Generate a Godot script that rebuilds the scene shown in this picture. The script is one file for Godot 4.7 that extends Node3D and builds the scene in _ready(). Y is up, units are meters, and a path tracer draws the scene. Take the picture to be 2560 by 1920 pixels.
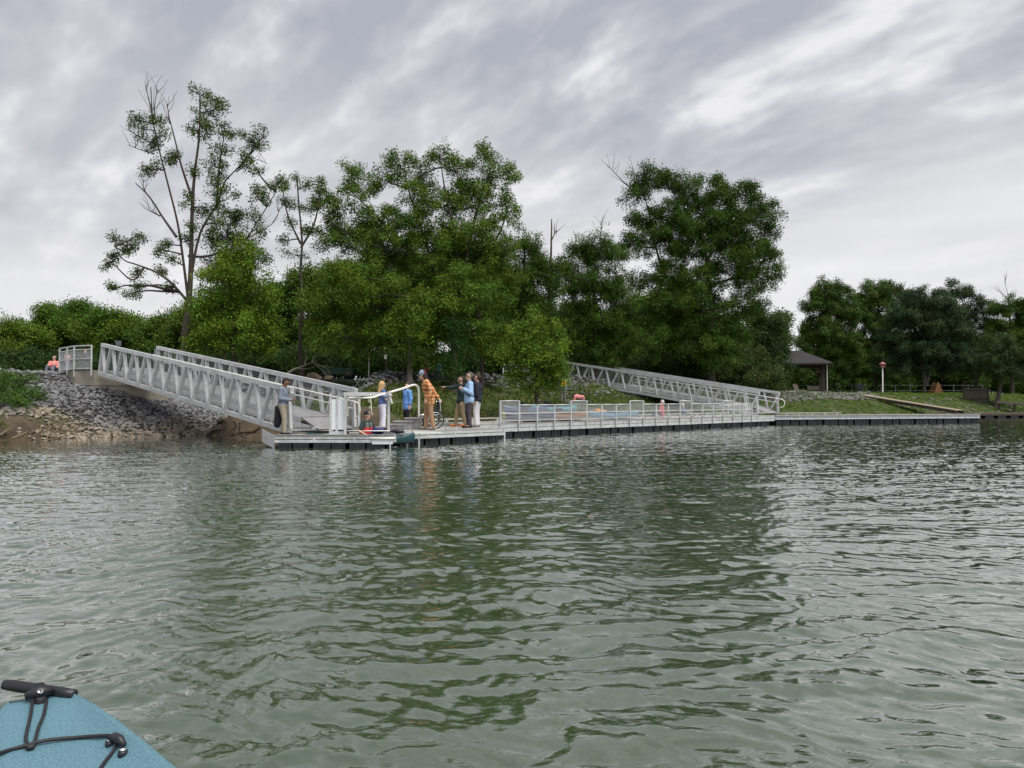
extends Node3D
# A river landing under an overcast sky: aluminium gangways, floating docks, people at an accessible kayak launch, wooded bank.

const EYE := Vector3(0, 1.45, 0)
const FOCAL := 1923.0
var rng := RandomNumberGenerator.new()
var M := {}
var noise_a := FastNoiseLite.new()
var noise_b := FastNoiseLite.new()
var names := {}
var tilt := atan(40.0 / FOCAL)

func _ready() -> void:
	rng.seed = 7
	noise_a.seed = 11
	noise_a.frequency = 0.35
	noise_b.seed = 23
	noise_b.frequency = 0.08
	camera_and_light()
	make_materials()
	make_ground()
	make_water()
	make_docks()
	make_gangways()
	make_abutments()
	make_launch()
	make_riprap()
	make_trees()
	make_bank_growth()
	make_right_bank()
	make_bank_things()
	make_boats()
	make_people()
	make_bow()

# ------------------------------------------------------------------ camera, sky, sun
func camera_and_light() -> void:
	var cam := Camera3D.new()
	cam.name = "camera"
	cam.fov = rad_to_deg(2.0 * atan(960.0 / FOCAL))
	cam.near = 0.05
	cam.far = 3000.0
	cam.position = EYE
	cam.rotation.x = tilt
	add_child(cam)
	var e := Environment.new()
	e.background_mode = Environment.BG_SKY
	e.sky = Sky.new()
	var pm := PanoramaSkyMaterial.new()
	pm.panorama = cloud_sky()
	e.sky.sky_material = pm
	e.tonemap_mode = Environment.TONE_MAPPER_LINEAR
	e.tonemap_exposure = 2.75
	e.sdfgi_enabled = true
	e.ssao_enabled = true
	e.ssil_enabled = true
	var we := WorldEnvironment.new()
	we.name = "world_environment"
	we.environment = e
	add_child(we)
	var sun := DirectionalLight3D.new()
	sun.name = "sun"
	sun.light_energy = 0.5
	sun.light_angular_distance = 50.0
	sun.light_color = Color(1.0, 0.98, 0.95)
	sun.shadow_enabled = true
	sun.rotation_degrees = Vector3(-60, 45, 0)
	add_child(sun)

func cloud_sky() -> ImageTexture:
	var w := 2048
	var h := 1024
	var im := Image.create(w, h, false, Image.FORMAT_RGBF)
	var big := FastNoiseLite.new()
	big.seed = 17
	big.frequency = 0.42
	big.fractal_octaves = 3
	var streak := FastNoiseLite.new()
	streak.seed = 9
	streak.frequency = 0.9
	streak.fractal_octaves = 6
	streak.fractal_gain = 0.64
	var dark := Vector3(0.158, 0.166, 0.188)
	var mid := Vector3(0.208, 0.211, 0.231)
	var lite := Vector3(0.335, 0.334, 0.342)
	var low := Vector3(0.318, 0.317, 0.322)
	for y in h:
		var el := (0.5 - (y + 0.5) / h) * PI
		if y > h / 2 + 2:
			for x in w:
				im.set_pixel(x, y, Color(0.12, 0.13, 0.12))
			continue
		var sy := maxf(sin(el), 0.0)
		var cy := cos(el)
		for x in w:
			var a := (x + 0.5) / w * TAU
			var dx := sin(a) * cy
			var dz := -cos(a) * cy
			var k := 1.0 / (sy + 0.16)
			var p := Vector2(dx * k, dz * k)
			var q := Vector2(p.x * 0.80 - p.y * 0.60, p.x * 0.60 + p.y * 0.80)
			var n1 := big.get_noise_2d(q.x * 0.9, q.y * 0.9 + 7.0)
			var n2 := streak.get_noise_2d(q.x * 3.2 + n1 * 0.35, q.y * 1.35 + n1 * 0.3)
			var t := clampf(0.36 + n1 * 0.34 + n2 * 1.15, 0.0, 1.0)
			var c := dark.lerp(mid, minf(t * 2.0, 1.0)).lerp(lite, maxf(t * 2.0 - 1.0, 0.0) * 0.8)
			var f := smoothstep(0.40, 0.06, sy + n1 * 0.14)
			var band := big.get_noise_2d(a * 2.0, el * 30.0)
			c = c.lerp(low * (1.0 + band * 0.12), f * 0.85)
			im.set_pixel(x, y, Color(c.x, c.y, c.z))
	return ImageTexture.create_from_image(im)

# ------------------------------------------------------------------ helpers
func at(px: float, py: float, d: float) -> Vector3:
	var a := (px - 1280.0) / FOCAL
	var b := (960.0 - py) / FOCAL
	var v := Vector3(a, sin(tilt) + b * cos(tilt), -cos(tilt) + b * sin(tilt))
	return EYE + v * (d / -v.z)

func lin(r: float, g: float, b: float) -> Color:
	return Color(r, g, b).linear_to_srgb()

func mat(key: String, r: float, g: float, b: float, rough := 0.8, metal := 0.0) -> StandardMaterial3D:
	var m := StandardMaterial3D.new()
	m.resource_name = key
	m.albedo_color = lin(r, g, b)
	m.roughness = rough
	m.metallic = metal
	m.cull_mode = BaseMaterial3D.CULL_DISABLED
	M[key] = m
	return m

func vmat(key: String, rough := 0.85) -> StandardMaterial3D:
	var m := mat(key, 1, 1, 1, rough)
	m.vertex_color_use_as_albedo = true
	return m

func mottle(m: StandardMaterial3D, lo: float, freq: float, scale: float, sd := 1, bump := 0.0) -> void:
	# a grey world-space pattern of patches and grain that multiplies the colour
	var n := FastNoiseLite.new()
	n.seed = sd
	n.frequency = freq
	n.fractal_octaves = 5
	n.fractal_gain = 0.6
	var t := NoiseTexture2D.new()
	t.width = 512
	t.height = 512
	t.seamless = true
	t.noise = n
	var g := Gradient.new()
	g.set_color(0, Color(lo, lo, lo))
	g.set_color(1, Color(1, 1, 1))
	t.color_ramp = g
	m.albedo_texture = t
	m.uv1_triplanar = true
	m.uv1_world_triplanar = true
	m.uv1_scale = Vector3.ONE * scale
	if bump > 0.0:
		m.heightmap_enabled = true
		m.heightmap_texture = t
		m.heightmap_scale = bump

func make_materials() -> void:
	mottle(mat("aluminium", 0.70, 0.72, 0.735, 0.42, 0.2), 0.75, 0.012, 0.35, 3)
	mottle(mat("deck_metal", 0.33, 0.33, 0.34, 0.6, 0.15), 0.7, 0.02, 0.4, 5)
	mottle(mat("dock_cream", 0.47, 0.46, 0.435, 0.7), 0.72, 0.02, 0.4, 6)
	mat("white_pipe", 0.78, 0.78, 0.74, 0.35)
	mat("wire", 0.28, 0.29, 0.30, 0.5, 0.4)
	mat("wire_bright", 0.66, 0.67, 0.68, 0.5, 0.1)
	mottle(mat("float_black", 0.022, 0.026, 0.034, 0.5), 0.5, 0.02, 0.6, 8)
	mat("groove", 0.12, 0.13, 0.14, 0.6, 0.3)
	mottle(mat("concrete", 0.46, 0.42, 0.34, 0.9), 0.6, 0.008, 0.22, 12, 0.3)
	mat("rope", 0.70, 0.67, 0.56, 0.9)
	mat("panel_white", 0.74, 0.78, 0.80, 0.4)
	mottle(mat("bark", 0.13, 0.105, 0.085, 0.95), 0.35, 0.03, 0.9, 14, 2.0)
	mottle(mat("bark_pale", 0.20, 0.18, 0.155, 0.95), 0.4, 0.03, 0.9, 15, 1.5)
	mat("dead_wood", 0.23, 0.205, 0.175, 0.95)
	mat("root_wood", 0.15, 0.11, 0.075, 0.95)
	mottle(mat("old_timber", 0.115, 0.085, 0.07, 0.9), 0.5, 0.03, 0.8, 17)
	mottle(mat("grey_timber", 0.17, 0.145, 0.12, 0.9), 0.55, 0.03, 0.8, 18)
	mottle(mat("ramp_timber", 0.42, 0.34, 0.24, 0.9), 0.6, 0.03, 0.8, 19)
	mottle(mat("shingle", 0.05, 0.048, 0.05, 0.9), 0.5, 0.06, 0.7, 20)
	mat("rubber", 0.012, 0.012, 0.014, 0.6)
	mat("black_plastic", 0.014, 0.014, 0.018, 0.45)
	mat("chrome", 0.75, 0.75, 0.75, 0.2, 0.9)
	mat("navy", 0.012, 0.012, 0.10, 0.6)
	mat("white_paint", 0.75, 0.75, 0.75, 0.6)
	mat("red_paint", 0.24, 0.07, 0.065, 0.6)
	mat("sign_grey", 0.10, 0.12, 0.13, 0.6)
	mat("green_paint", 0.01, 0.05, 0.03, 0.5)
	mat("skin_like", 0.3, 0.2, 0.15, 0.6)
	var lf := vmat("leaf", 0.7)
	lf.metallic_specular = 0.25
	lf.backlight_enabled = true
	lf.backlight = Color(0.7, 0.7, 0.7)
	var st := vmat("stone", 0.9)
	mottle(st, 0.6, 0.03, 1.3, 31, 0.6)
	var gr := vmat("soil", 0.95)
	mottle(gr, 0.45, 0.02, 0.25, 33, 3.0)
	vmat("cloth", 0.85)
	vmat("skin", 0.55)
	mottle(mat("kayak_teal", 0.012, 0.075, 0.09, 0.35), 0.8, 0.05, 1.0, 41)

func tag(o: Node, label := "", category := "", group := "", kind := "") -> Node:
	if label: o.set_meta("label", label)
	if category: o.set_meta("category", category)
	if group: o.set_meta("group", group)
	if kind: o.set_meta("kind", kind)
	return o

func numbered(called: String) -> String:
	if not names.has(called):
		names[called] = 0
		return called
	names[called] += 1
	return "%s_%03d" % [called, names[called]]

func thing(called: String, label: String, category: String, pos := Vector3.ZERO, turn := 0.0, group := "") -> Node3D:
	var o := Node3D.new()
	o.name = numbered(called)
	o.position = pos
	o.rotation.y = turn
	add_child(o)
	tag(o, label, category, group)
	return o

func begin() -> SurfaceTool:
	var st := SurfaceTool.new()
	st.begin(Mesh.PRIMITIVE_TRIANGLES)
	return st

func commit(st: SurfaceTool, called: String, m: Material, parent: Node) -> MeshInstance3D:
	st.generate_normals()
	return put(st.commit(), called, m, parent)

func put(mesh: Mesh, called: String, m: Material, parent: Node) -> MeshInstance3D:
	var o := MeshInstance3D.new()
	o.name = numbered(called) if parent == self else called
	o.mesh = mesh
	o.material_override = m
	parent.add_child(o, true)
	return o

func quad(st: SurfaceTool, a: Vector3, b: Vector3, c: Vector3, d: Vector3) -> void:
	for v in [a, b, c, a, c, d]:
		st.add_vertex(v)

func hexa(st: SurfaceTool, p: Array) -> void:
	# p: four bottom corners then four top corners, both counter-clockwise seen from above
	st.set_smooth_group(-1)
	quad(st, p[4], p[7], p[6], p[5])
	quad(st, p[0], p[1], p[2], p[3])
	for i in 4:
		var j := (i + 1) % 4
		quad(st, p[i], p[i + 4], p[j + 4], p[j])

func box(st: SurfaceTool, c: Vector3, s: Vector3, turn := 0.0) -> void:
	var b := Basis(Vector3.UP, turn)
	var p := []
	for y in [-0.5, 0.5]:
		for q in [[-0.5, 0.5], [0.5, 0.5], [0.5, -0.5], [-0.5, -0.5]]:
			p.append(c + b * Vector3(q[0] * s.x, y * s.y, q[1] * s.z))
	hexa(st, p)

func beam(st: SurfaceTool, a: Vector3, b: Vector3, w: float, h: float, up := Vector3.UP) -> void:
	# rectangular bar from a to b; w across, h along «up»
	var f := (b - a).normalized()
	var side := f.cross(up)
	if side.length() < 0.01:
		side = f.cross(Vector3.RIGHT)
	side = side.normalized() * w * 0.5
	var u := side.cross(f).normalized() * h * 0.5
	hexa(st, [a - side - u, a + side - u, b + side - u, b - side - u, a - side + u, a + side + u, b + side + u, b - side + u])

func tube(st: SurfaceTool, pts: Array, radii: Array, sides := 6, caps := true) -> void:
	st.set_smooth_group(1)
	var rings := []
	var n := pts.size()
	var ref := Vector3.UP
	for i in n:
		var f: Vector3 = (pts[mini(i + 1, n - 1)] - pts[maxi(i - 1, 0)]).normalized()
		if absf(f.dot(ref)) > 0.95:
			ref = Vector3.RIGHT if absf(f.x) < 0.8 else Vector3.FORWARD
		var x := f.cross(ref).normalized()
		var y := x.cross(f)
		ref = y
		var r: float = radii[mini(i, radii.size() - 1)]
		var ring := []
		for k in sides:
			var a := TAU * k / sides
			ring.append(pts[i] + (x * cos(a) + y * sin(a)) * r)
		rings.append(ring)
	for i in n - 1:
		for k in sides:
			var j := (k + 1) % sides
			quad(st, rings[i][k], rings[i][j], rings[i + 1][j], rings[i + 1][k])
	if caps:
		for k in range(1, sides - 1):
			for v in [rings[0][0], rings[0][k + 1], rings[0][k]]: st.add_vertex(v)
			for v in [rings[n - 1][0], rings[n - 1][k], rings[n - 1][k + 1]]: st.add_vertex(v)

func group_of(called: String, parent: Node) -> Node3D:
	# a part that is made of pieces
	var o := Node3D.new()
	o.name = called
	parent.add_child(o, true)
	return o

func bar(called: String, a: Vector3, b: Vector3, w: float, h: float, m: Material, parent: Node, up := Vector3.UP) -> MeshInstance3D:
	var st := begin()
	beam(st, a, b, w, h, up)
	return commit(st, called, m, parent)

func pipe(called: String, pts: Array, r: float, m: Material, parent: Node, sides := 8) -> MeshInstance3D:
	var st := begin()
	tube(st, pts, [r], sides)
	return commit(st, called, m, parent)

func block(called: String, c: Vector3, s: Vector3, m: Material, parent: Node, turn := 0.0) -> MeshInstance3D:
	var st := begin()
	box(st, c, s, turn)
	return commit(st, called, m, parent)

func curve(pts: Array, steps := 6) -> Array:
	# a smooth line through the points
	var out := []
	var n := pts.size()
	for i in n - 1:
		var p0: Vector3 = pts[maxi(i - 1, 0)]
		var p3: Vector3 = pts[mini(i + 2, n - 1)]
		for k in steps:
			out.append((pts[i] as Vector3).cubic_interpolate(pts[i + 1], p0, p3, float(k) / steps))
	out.append(pts[n - 1])
	return out

func wire_panel(called: String, a: Vector3, b: Vector3, up: Vector3, gap: float, parent: Node, r := 0.0022, m_wire := "wire") -> MeshInstance3D:
	# welded wire between the corners a, b (bottom edge) and a + up, b + up
	var st := begin()
	var across := b - a
	var nrm := across.cross(up).normalized()
	var n := int(round(across.length() / gap))
	var m := int(round(up.length() / gap))
	st.set_smooth_group(-1)
	for i in range(0, n + 1):
		var p := a + across * (float(i) / n)
		var s := across.normalized() * r
		quad(st, p - s + nrm * r, p + s, p + s + up, p - s + nrm * r + up)
		quad(st, p - s - nrm * r, p + s, p + s + up, p - s - nrm * r + up)
	for i in range(0, m + 1):
		var p := a + up * (float(i) / m)
		var s := up.normalized() * r
		quad(st, p - s + nrm * r, p - s + nrm * r + across, p + s + across, p + s)
		quad(st, p - s - nrm * r, p - s - nrm * r + across, p + s + across, p + s)
	return commit(st, called, M[m_wire], parent)

# ------------------------------------------------------------------ ground and water
func inland(x: float, z: float) -> float:
	# metres from the waterline, positive on land
	return (-z - 26.5 - 0.675 * (x + 17.7)) * 0.829 + noise_b.get_noise_2d(x * 1.3, z * 1.3) * 0.9

func ground_height(x: float, z: float) -> float:
	var r := inland(x, z)
	var top := lerpf(2.7, 2.05, smoothstep(8.0, 26.0, x))
	top += clampf((r - 14.0) * 0.012, 0.0, 0.6)
	var h: float
	if x < -9.0:
		h = -0.5 + (top + 0.5) * clampf((r + 0.6) / lerpf(14.5, 9.6, smoothstep(-19.8, -22.2, x)), 0.0, 1.0)
		var cut := smoothstep(-16.5, -18.5, x)
		h = lerpf(h, minf(h + 0.75 * smoothstep(0.6, 1.1, r), top), cut)
	else:
		var mud := smoothstep(-9.0, -7.5, x)
		var slope := clampf((r + 0.5) / 10.0, 0.0, 1.0)
		h = -0.45 + (top + 0.45) * (slope * 0.75 + 0.25 * slope * slope * (3.0 - 2.0 * slope))
		h = lerpf(-0.5 + (top + 0.5) * clampf((r + 0.6) / 14.5, 0.0, 1.0), h, mud)
	if x > -12.6 and x < -4.0:
		h += 0.85 * smoothstep(0.2, 0.9, r) * (1.0 - smoothstep(1.5, 5.0, r)) * smoothstep(-12.6, -11.8, x) * (1.0 - smoothstep(-7.0, -4.0, x))
	h = minf(h, top)
	h += noise_a.get_noise_2d(x, z) * 0.10 + noise_b.get_noise_2d(x + 50.0, z) * 0.16
	if r < -1.0:
		h = minf(h, -0.6)
	return h

func ground_color(x: float, z: float) -> Color:
	var r := inland(x, z)
	var n := noise_a.get_noise_2d(x * 2.0 + 90.0, z * 2.0)
	var grass := Color(0.075, 0.115, 0.028).lerp(Color(0.13, 0.15, 0.05), clampf(0.5 + n, 0.0, 1.0))
	var mud := Color(0.16, 0.115, 0.07).lerp(Color(0.10, 0.07, 0.045), clampf(0.5 + n * 1.3, 0.0, 1.0))
	var litter := Color(0.055, 0.05, 0.028)
	var c := grass
	var wet := 1.0 - smoothstep(0.6, 1.7, r + n * 0.8)
	if x < -4.0:
		wet = maxf(wet, (1.0 - smoothstep(1.2, 3.4, r + n)) * smoothstep(-4.0, -7.0, x))
	c = c.lerp(mud, wet)
	if x < -11.5 and r > 1.5:
		c = c.lerp(Color(0.06, 0.058, 0.055), smoothstep(-17.0, -14.0, x + r * 1.6 - 3.0))
	if x < 24.0:
		c = c.lerp(litter, smoothstep(12.0, 15.0, r + n * 2.0))
	return c

func make_ground() -> void:
	var xs := []
	var zs := []
	var x := -900.0
	while x < 900.0:
		xs.append(x)
		x += 0.4 if absf(x - 6.0) < 34.0 else (1.2 if absf(x) < 90.0 else 60.0)
	var z := -22.0
	while z > -1200.0:
		zs.append(z)
		z -= 0.4 if z > -62.0 else (1.5 if z > -130.0 else 80.0)
	var nx := xs.size()
	var v := PackedVector3Array()
	var c := PackedColorArray()
	var idx := PackedInt32Array()
	for j in zs.size():
		for i in nx:
			v.append(Vector3(xs[i], ground_height(xs[i], zs[j]), zs[j]))
			c.append(ground_color(xs[i], zs[j]))
	for j in zs.size() - 1:
		for i in nx - 1:
			var a := j * nx + i
			idx.append_array([a, a + nx, a + 1, a + 1, a + nx, a + nx + 1])
	var o := put(indexed(v, c, idx), "ground", M.soil, self)
	tag(o, "grassy river bank with mud at the waterline", "ground", "", "structure")

func indexed(v: PackedVector3Array, c: PackedColorArray, idx: PackedInt32Array) -> ArrayMesh:
	var n := PackedVector3Array()
	n.resize(v.size())
	for k in range(0, idx.size(), 3):
		var f := (v[idx[k + 2]] - v[idx[k]]).cross(v[idx[k + 1]] - v[idx[k]])
		for q in 3:
			n[idx[k + q]] += f
	for k in n.size():
		n[k] = n[k].normalized()
	return arrays(v, n, c, idx)

func arrays(v: PackedVector3Array, n: PackedVector3Array, c: PackedColorArray, idx: PackedInt32Array) -> ArrayMesh:
	var a := []
	a.resize(Mesh.ARRAY_MAX)
	a[Mesh.ARRAY_VERTEX] = v
	a[Mesh.ARRAY_NORMAL] = n
	if c.size():
		a[Mesh.ARRAY_COLOR] = c
	a[Mesh.ARRAY_INDEX] = idx
	var m := ArrayMesh.new()
	m.add_surface_from_arrays(Mesh.PRIMITIVE_TRIANGLES, a)
	return m

func make_water() -> void:
	var wr := RandomNumberGenerator.new()
	wr.seed = 5
	var kx := PackedFloat32Array()
	var kz := PackedFloat32Array()
	var ph := PackedFloat32Array()
	var am := PackedFloat32Array()
	var lens := [1.1, 0.75, 0.54, 0.43, 0.36, 0.31, 0.27, 0.235, 0.205, 0.18, 0.155, 0.135, 0.115, 0.10]
	for i in lens.size():
		for twin in 2:
			var lam: float = lens[i] * wr.randf_range(0.9, 1.1)
			var dir := deg_to_rad(12.0 + wr.randf_range(-1.0, 1.0) * lerpf(20.0, 78.0, float(i) / lens.size()))
			var k := TAU / lam
			kx.append(sin(dir) * k)
			kz.append(cos(dir) * k)
			ph.append(wr.randf() * TAU)
			am.append((0.027 if lam > 0.3 else 0.031) / k * (0.5 if lam > 0.9 else 1.0))
	var nw := kx.size()
	var rows := PackedFloat32Array()
	var d := 0.9
	while d < 92.0:
		rows.append(d)
		d += clampf(0.0052 * d, 0.012, 0.13)
	var nc := 560
	var nr := rows.size()
	var v := PackedVector3Array()
	var n := PackedVector3Array()
	v.resize(nr * nc)
	n.resize(nr * nc)
	var wob := FastNoiseLite.new()
	wob.seed = 77
	wob.frequency = 0.35
	var gust := FastNoiseLite.new()
	gust.seed = 78
	gust.frequency = 0.06
	var p := 0
	for j in nr:
		var z := -rows[j]
		var half := 0.74 * rows[j] + 3.0
		var fine := 1.0 - smoothstep(8.0, 45.0, rows[j]) * 0.5
		for i in nc:
			var x := half * (2.0 * i / (nc - 1.0) - 1.0)
			var wx := x + wob.get_noise_2d(x, z) * 0.45
			var wz := z + wob.get_noise_2d(x + 40.0, z) * 0.35
			var land := inland(x, z)
			var calm := lerpf(1.0, 0.22, smoothstep(-5.0, -1.0, land)) * (1.0 + gust.get_noise_2d(x, z * 2.5) * 0.7) * fine
			var h := 0.0
			var gx := 0.0
			var gz := 0.0
			for w in nw:
				var t := kx[w] * wx + kz[w] * wz + ph[w]
				var a := am[w]
				h += a * sin(t)
				var cc := a * cos(t)
				gx += cc * kx[w]
				gz += cc * kz[w]
			# crests a little sharper than troughs
			v[p] = Vector3(x, h * calm, z)
			n[p] = Vector3(-gx * calm, 1.0, -gz * calm).normalized()
			p += 1
	var idx := PackedInt32Array()
	idx.resize((nr - 1) * (nc - 1) * 6)
	var q := 0
	for j in nr - 1:
		for i in nc - 1:
			var a := j * nc + i
			idx[q] = a
			idx[q + 1] = a + nc
			idx[q + 2] = a + 1
			idx[q + 3] = a + 1
			idx[q + 4] = a + nc
			idx[q + 5] = a + nc + 1
			q += 6
	var mesh := arrays(v, n, PackedColorArray(), idx)
	var far := []
	far.resize(Mesh.ARRAY_MAX)
	var y := -0.14
	far[Mesh.ARRAY_VERTEX] = PackedVector3Array([Vector3(-900, y, 300), Vector3(900, y, 300), Vector3(900, y, -900), Vector3(-900, y, -900)])
	far[Mesh.ARRAY_NORMAL] = PackedVector3Array([Vector3.UP, Vector3.UP, Vector3.UP, Vector3.UP])
	far[Mesh.ARRAY_INDEX] = PackedInt32Array([0, 2, 1, 0, 3, 2])
	mesh.add_surface_from_arrays(Mesh.PRIMITIVE_TRIANGLES, far)
	var m := mat("river_water", 0.040, 0.064, 0.030, 0.015)
	m.metallic_specular = 0.7
	m.clearcoat_enabled = true
	m.clearcoat = 1.0
	m.clearcoat_roughness = 0.02
	var nn := FastNoiseLite.new()
	nn.seed = 3
	nn.frequency = 0.02
	nn.fractal_octaves = 3
	var nt := NoiseTexture2D.new()
	nt.width = 512
	nt.height = 512
	nt.seamless = true
	nt.noise = nn
	m.heightmap_enabled = true
	m.heightmap_texture = nt
	m.heightmap_scale = 0.4
	m.uv1_triplanar = true
	m.uv1_world_triplanar = true
	m.uv1_scale = Vector3(0.7, 0.7, 1.1)
	var o := put(mesh, "water", m, self)
	tag(o, "rippled green river water", "river", "", "structure")

# ------------------------------------------------------------------ floating docks
const DOCK_TURN := deg_to_rad(44.5)
var corner := Vector3(-0.25, 0, -27.1)

func dock_frame(t: Node3D, x0: float, x1: float, z0: float, z1: float, top: float, deep: float, lip: bool) -> void:
	# aluminium frame with a bolt slot, deck panels laid across, floats hung below; local x along the dock, -z inland
	var half := deep * 0.5
	var mid := top - half
	for s in [[z0, 1.0], [z1, -1.0]]:
		var z: float = s[0]
		var o: float = s[1]
		bar("frame_beam", Vector3(x0, mid + half * 0.5 + 0.006, z - o * 0.03), Vector3(x1, mid + half * 0.5 + 0.006, z - o * 0.03), 0.06, half - 0.012, M.aluminium, t)
		bar("frame_beam", Vector3(x0, mid - half * 0.5 - 0.006, z - o * 0.018), Vector3(x1, mid - half * 0.5 - 0.006, z - o * 0.018), 0.06, half - 0.012, M.aluminium, t)
		bar("bolt_slot", Vector3(x0 + 0.02, mid, z - o * 0.05), Vector3(x1 - 0.02, mid, z - o * 0.05), 0.05, 0.022, M.groove, t)
	for x in [x0, x1]:
		var i := 0.03 if x == x0 else -0.03
		bar("end_beam", Vector3(x + i, mid, z0 - 0.062), Vector3(x + i, mid, z1 + 0.062), 0.06, deep, M.aluminium, t)
	var n := maxi(1, int((x1 - x0) / 1.02))
	for k in n:
		var xa := x0 + 0.004 + (x1 - x0) * k / n
		var xb := x0 - 0.004 + (x1 - x0) * (k + 1) / n
		var st := begin()
		box(st, Vector3((xa + xb) / 2, top + 0.017, (z0 + z1) / 2), Vector3(xb - xa, 0.03, z0 - z1 + (0.02 if lip else -0.02)))
		commit(st, "deck_panel", M.dock_cream, t)
		if k > 0:
			block("bracket", Vector3(x0 + (x1 - x0) * k / n, mid - 0.02, z0 + 0.018), Vector3(0.07, deep * 0.75, 0.012), M.aluminium, t)
	var x := x0 + 0.12
	var k := 0
	while x < x1 - 0.3:
		var w := minf(0.40 + 0.06 * float((k * 7) % 3), x1 - x)
		for z in [z0 - 0.30, z1 + 0.30]:
			var st := begin()
			box(st, Vector3(x + w / 2, (top - deep - 0.35) / 2, z - (0.05 if k % 3 == 2 else 0.0)), Vector3(w, top - deep + 0.35, 0.5))
			for rib in 2:
				box(st, Vector3(x + w * (0.3 + 0.4 * rib), (top - deep - 0.35) / 2, z - (0.05 if k % 3 == 2 else 0.0)), Vector3(0.03, top - deep + 0.33, 0.53))
			commit(st, "float", M.float_black, t)
		x += w + (0.05 if k % 2 == 0 else 0.13)
		k += 1

func railing_bay(t: Node3D, a: float, b: float, z: float, base: float, top: float, tall: bool) -> void:
	var st := begin()
	tube(st, [Vector3(a, top, z), Vector3(b, top, z)], [0.026], 6)
	commit(st, "top_rail", M.aluminium, t)
	bar("mid_rail", Vector3(a, base + 0.38, z), Vector3(b, base + 0.38, z), 0.045, 0.04, M.aluminium, t)
	bar("bottom_rail", Vector3(a, base + 0.10, z), Vector3(b, base + 0.10, z), 0.045, 0.035, M.aluminium, t)
	wire_panel("mesh_panel", Vector3(a, base + 0.10, z - 0.012), Vector3(b, base + 0.10, z - 0.012), Vector3(0, top - base - 0.10, 0), 0.055, t, 0.0033, "wire_bright")
	bar("kick_plate", Vector3(a + 0.1, base + 0.045, z), Vector3(a + 0.13, base + 0.045, z), 0.04, 0.09, M.aluminium, t)

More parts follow.
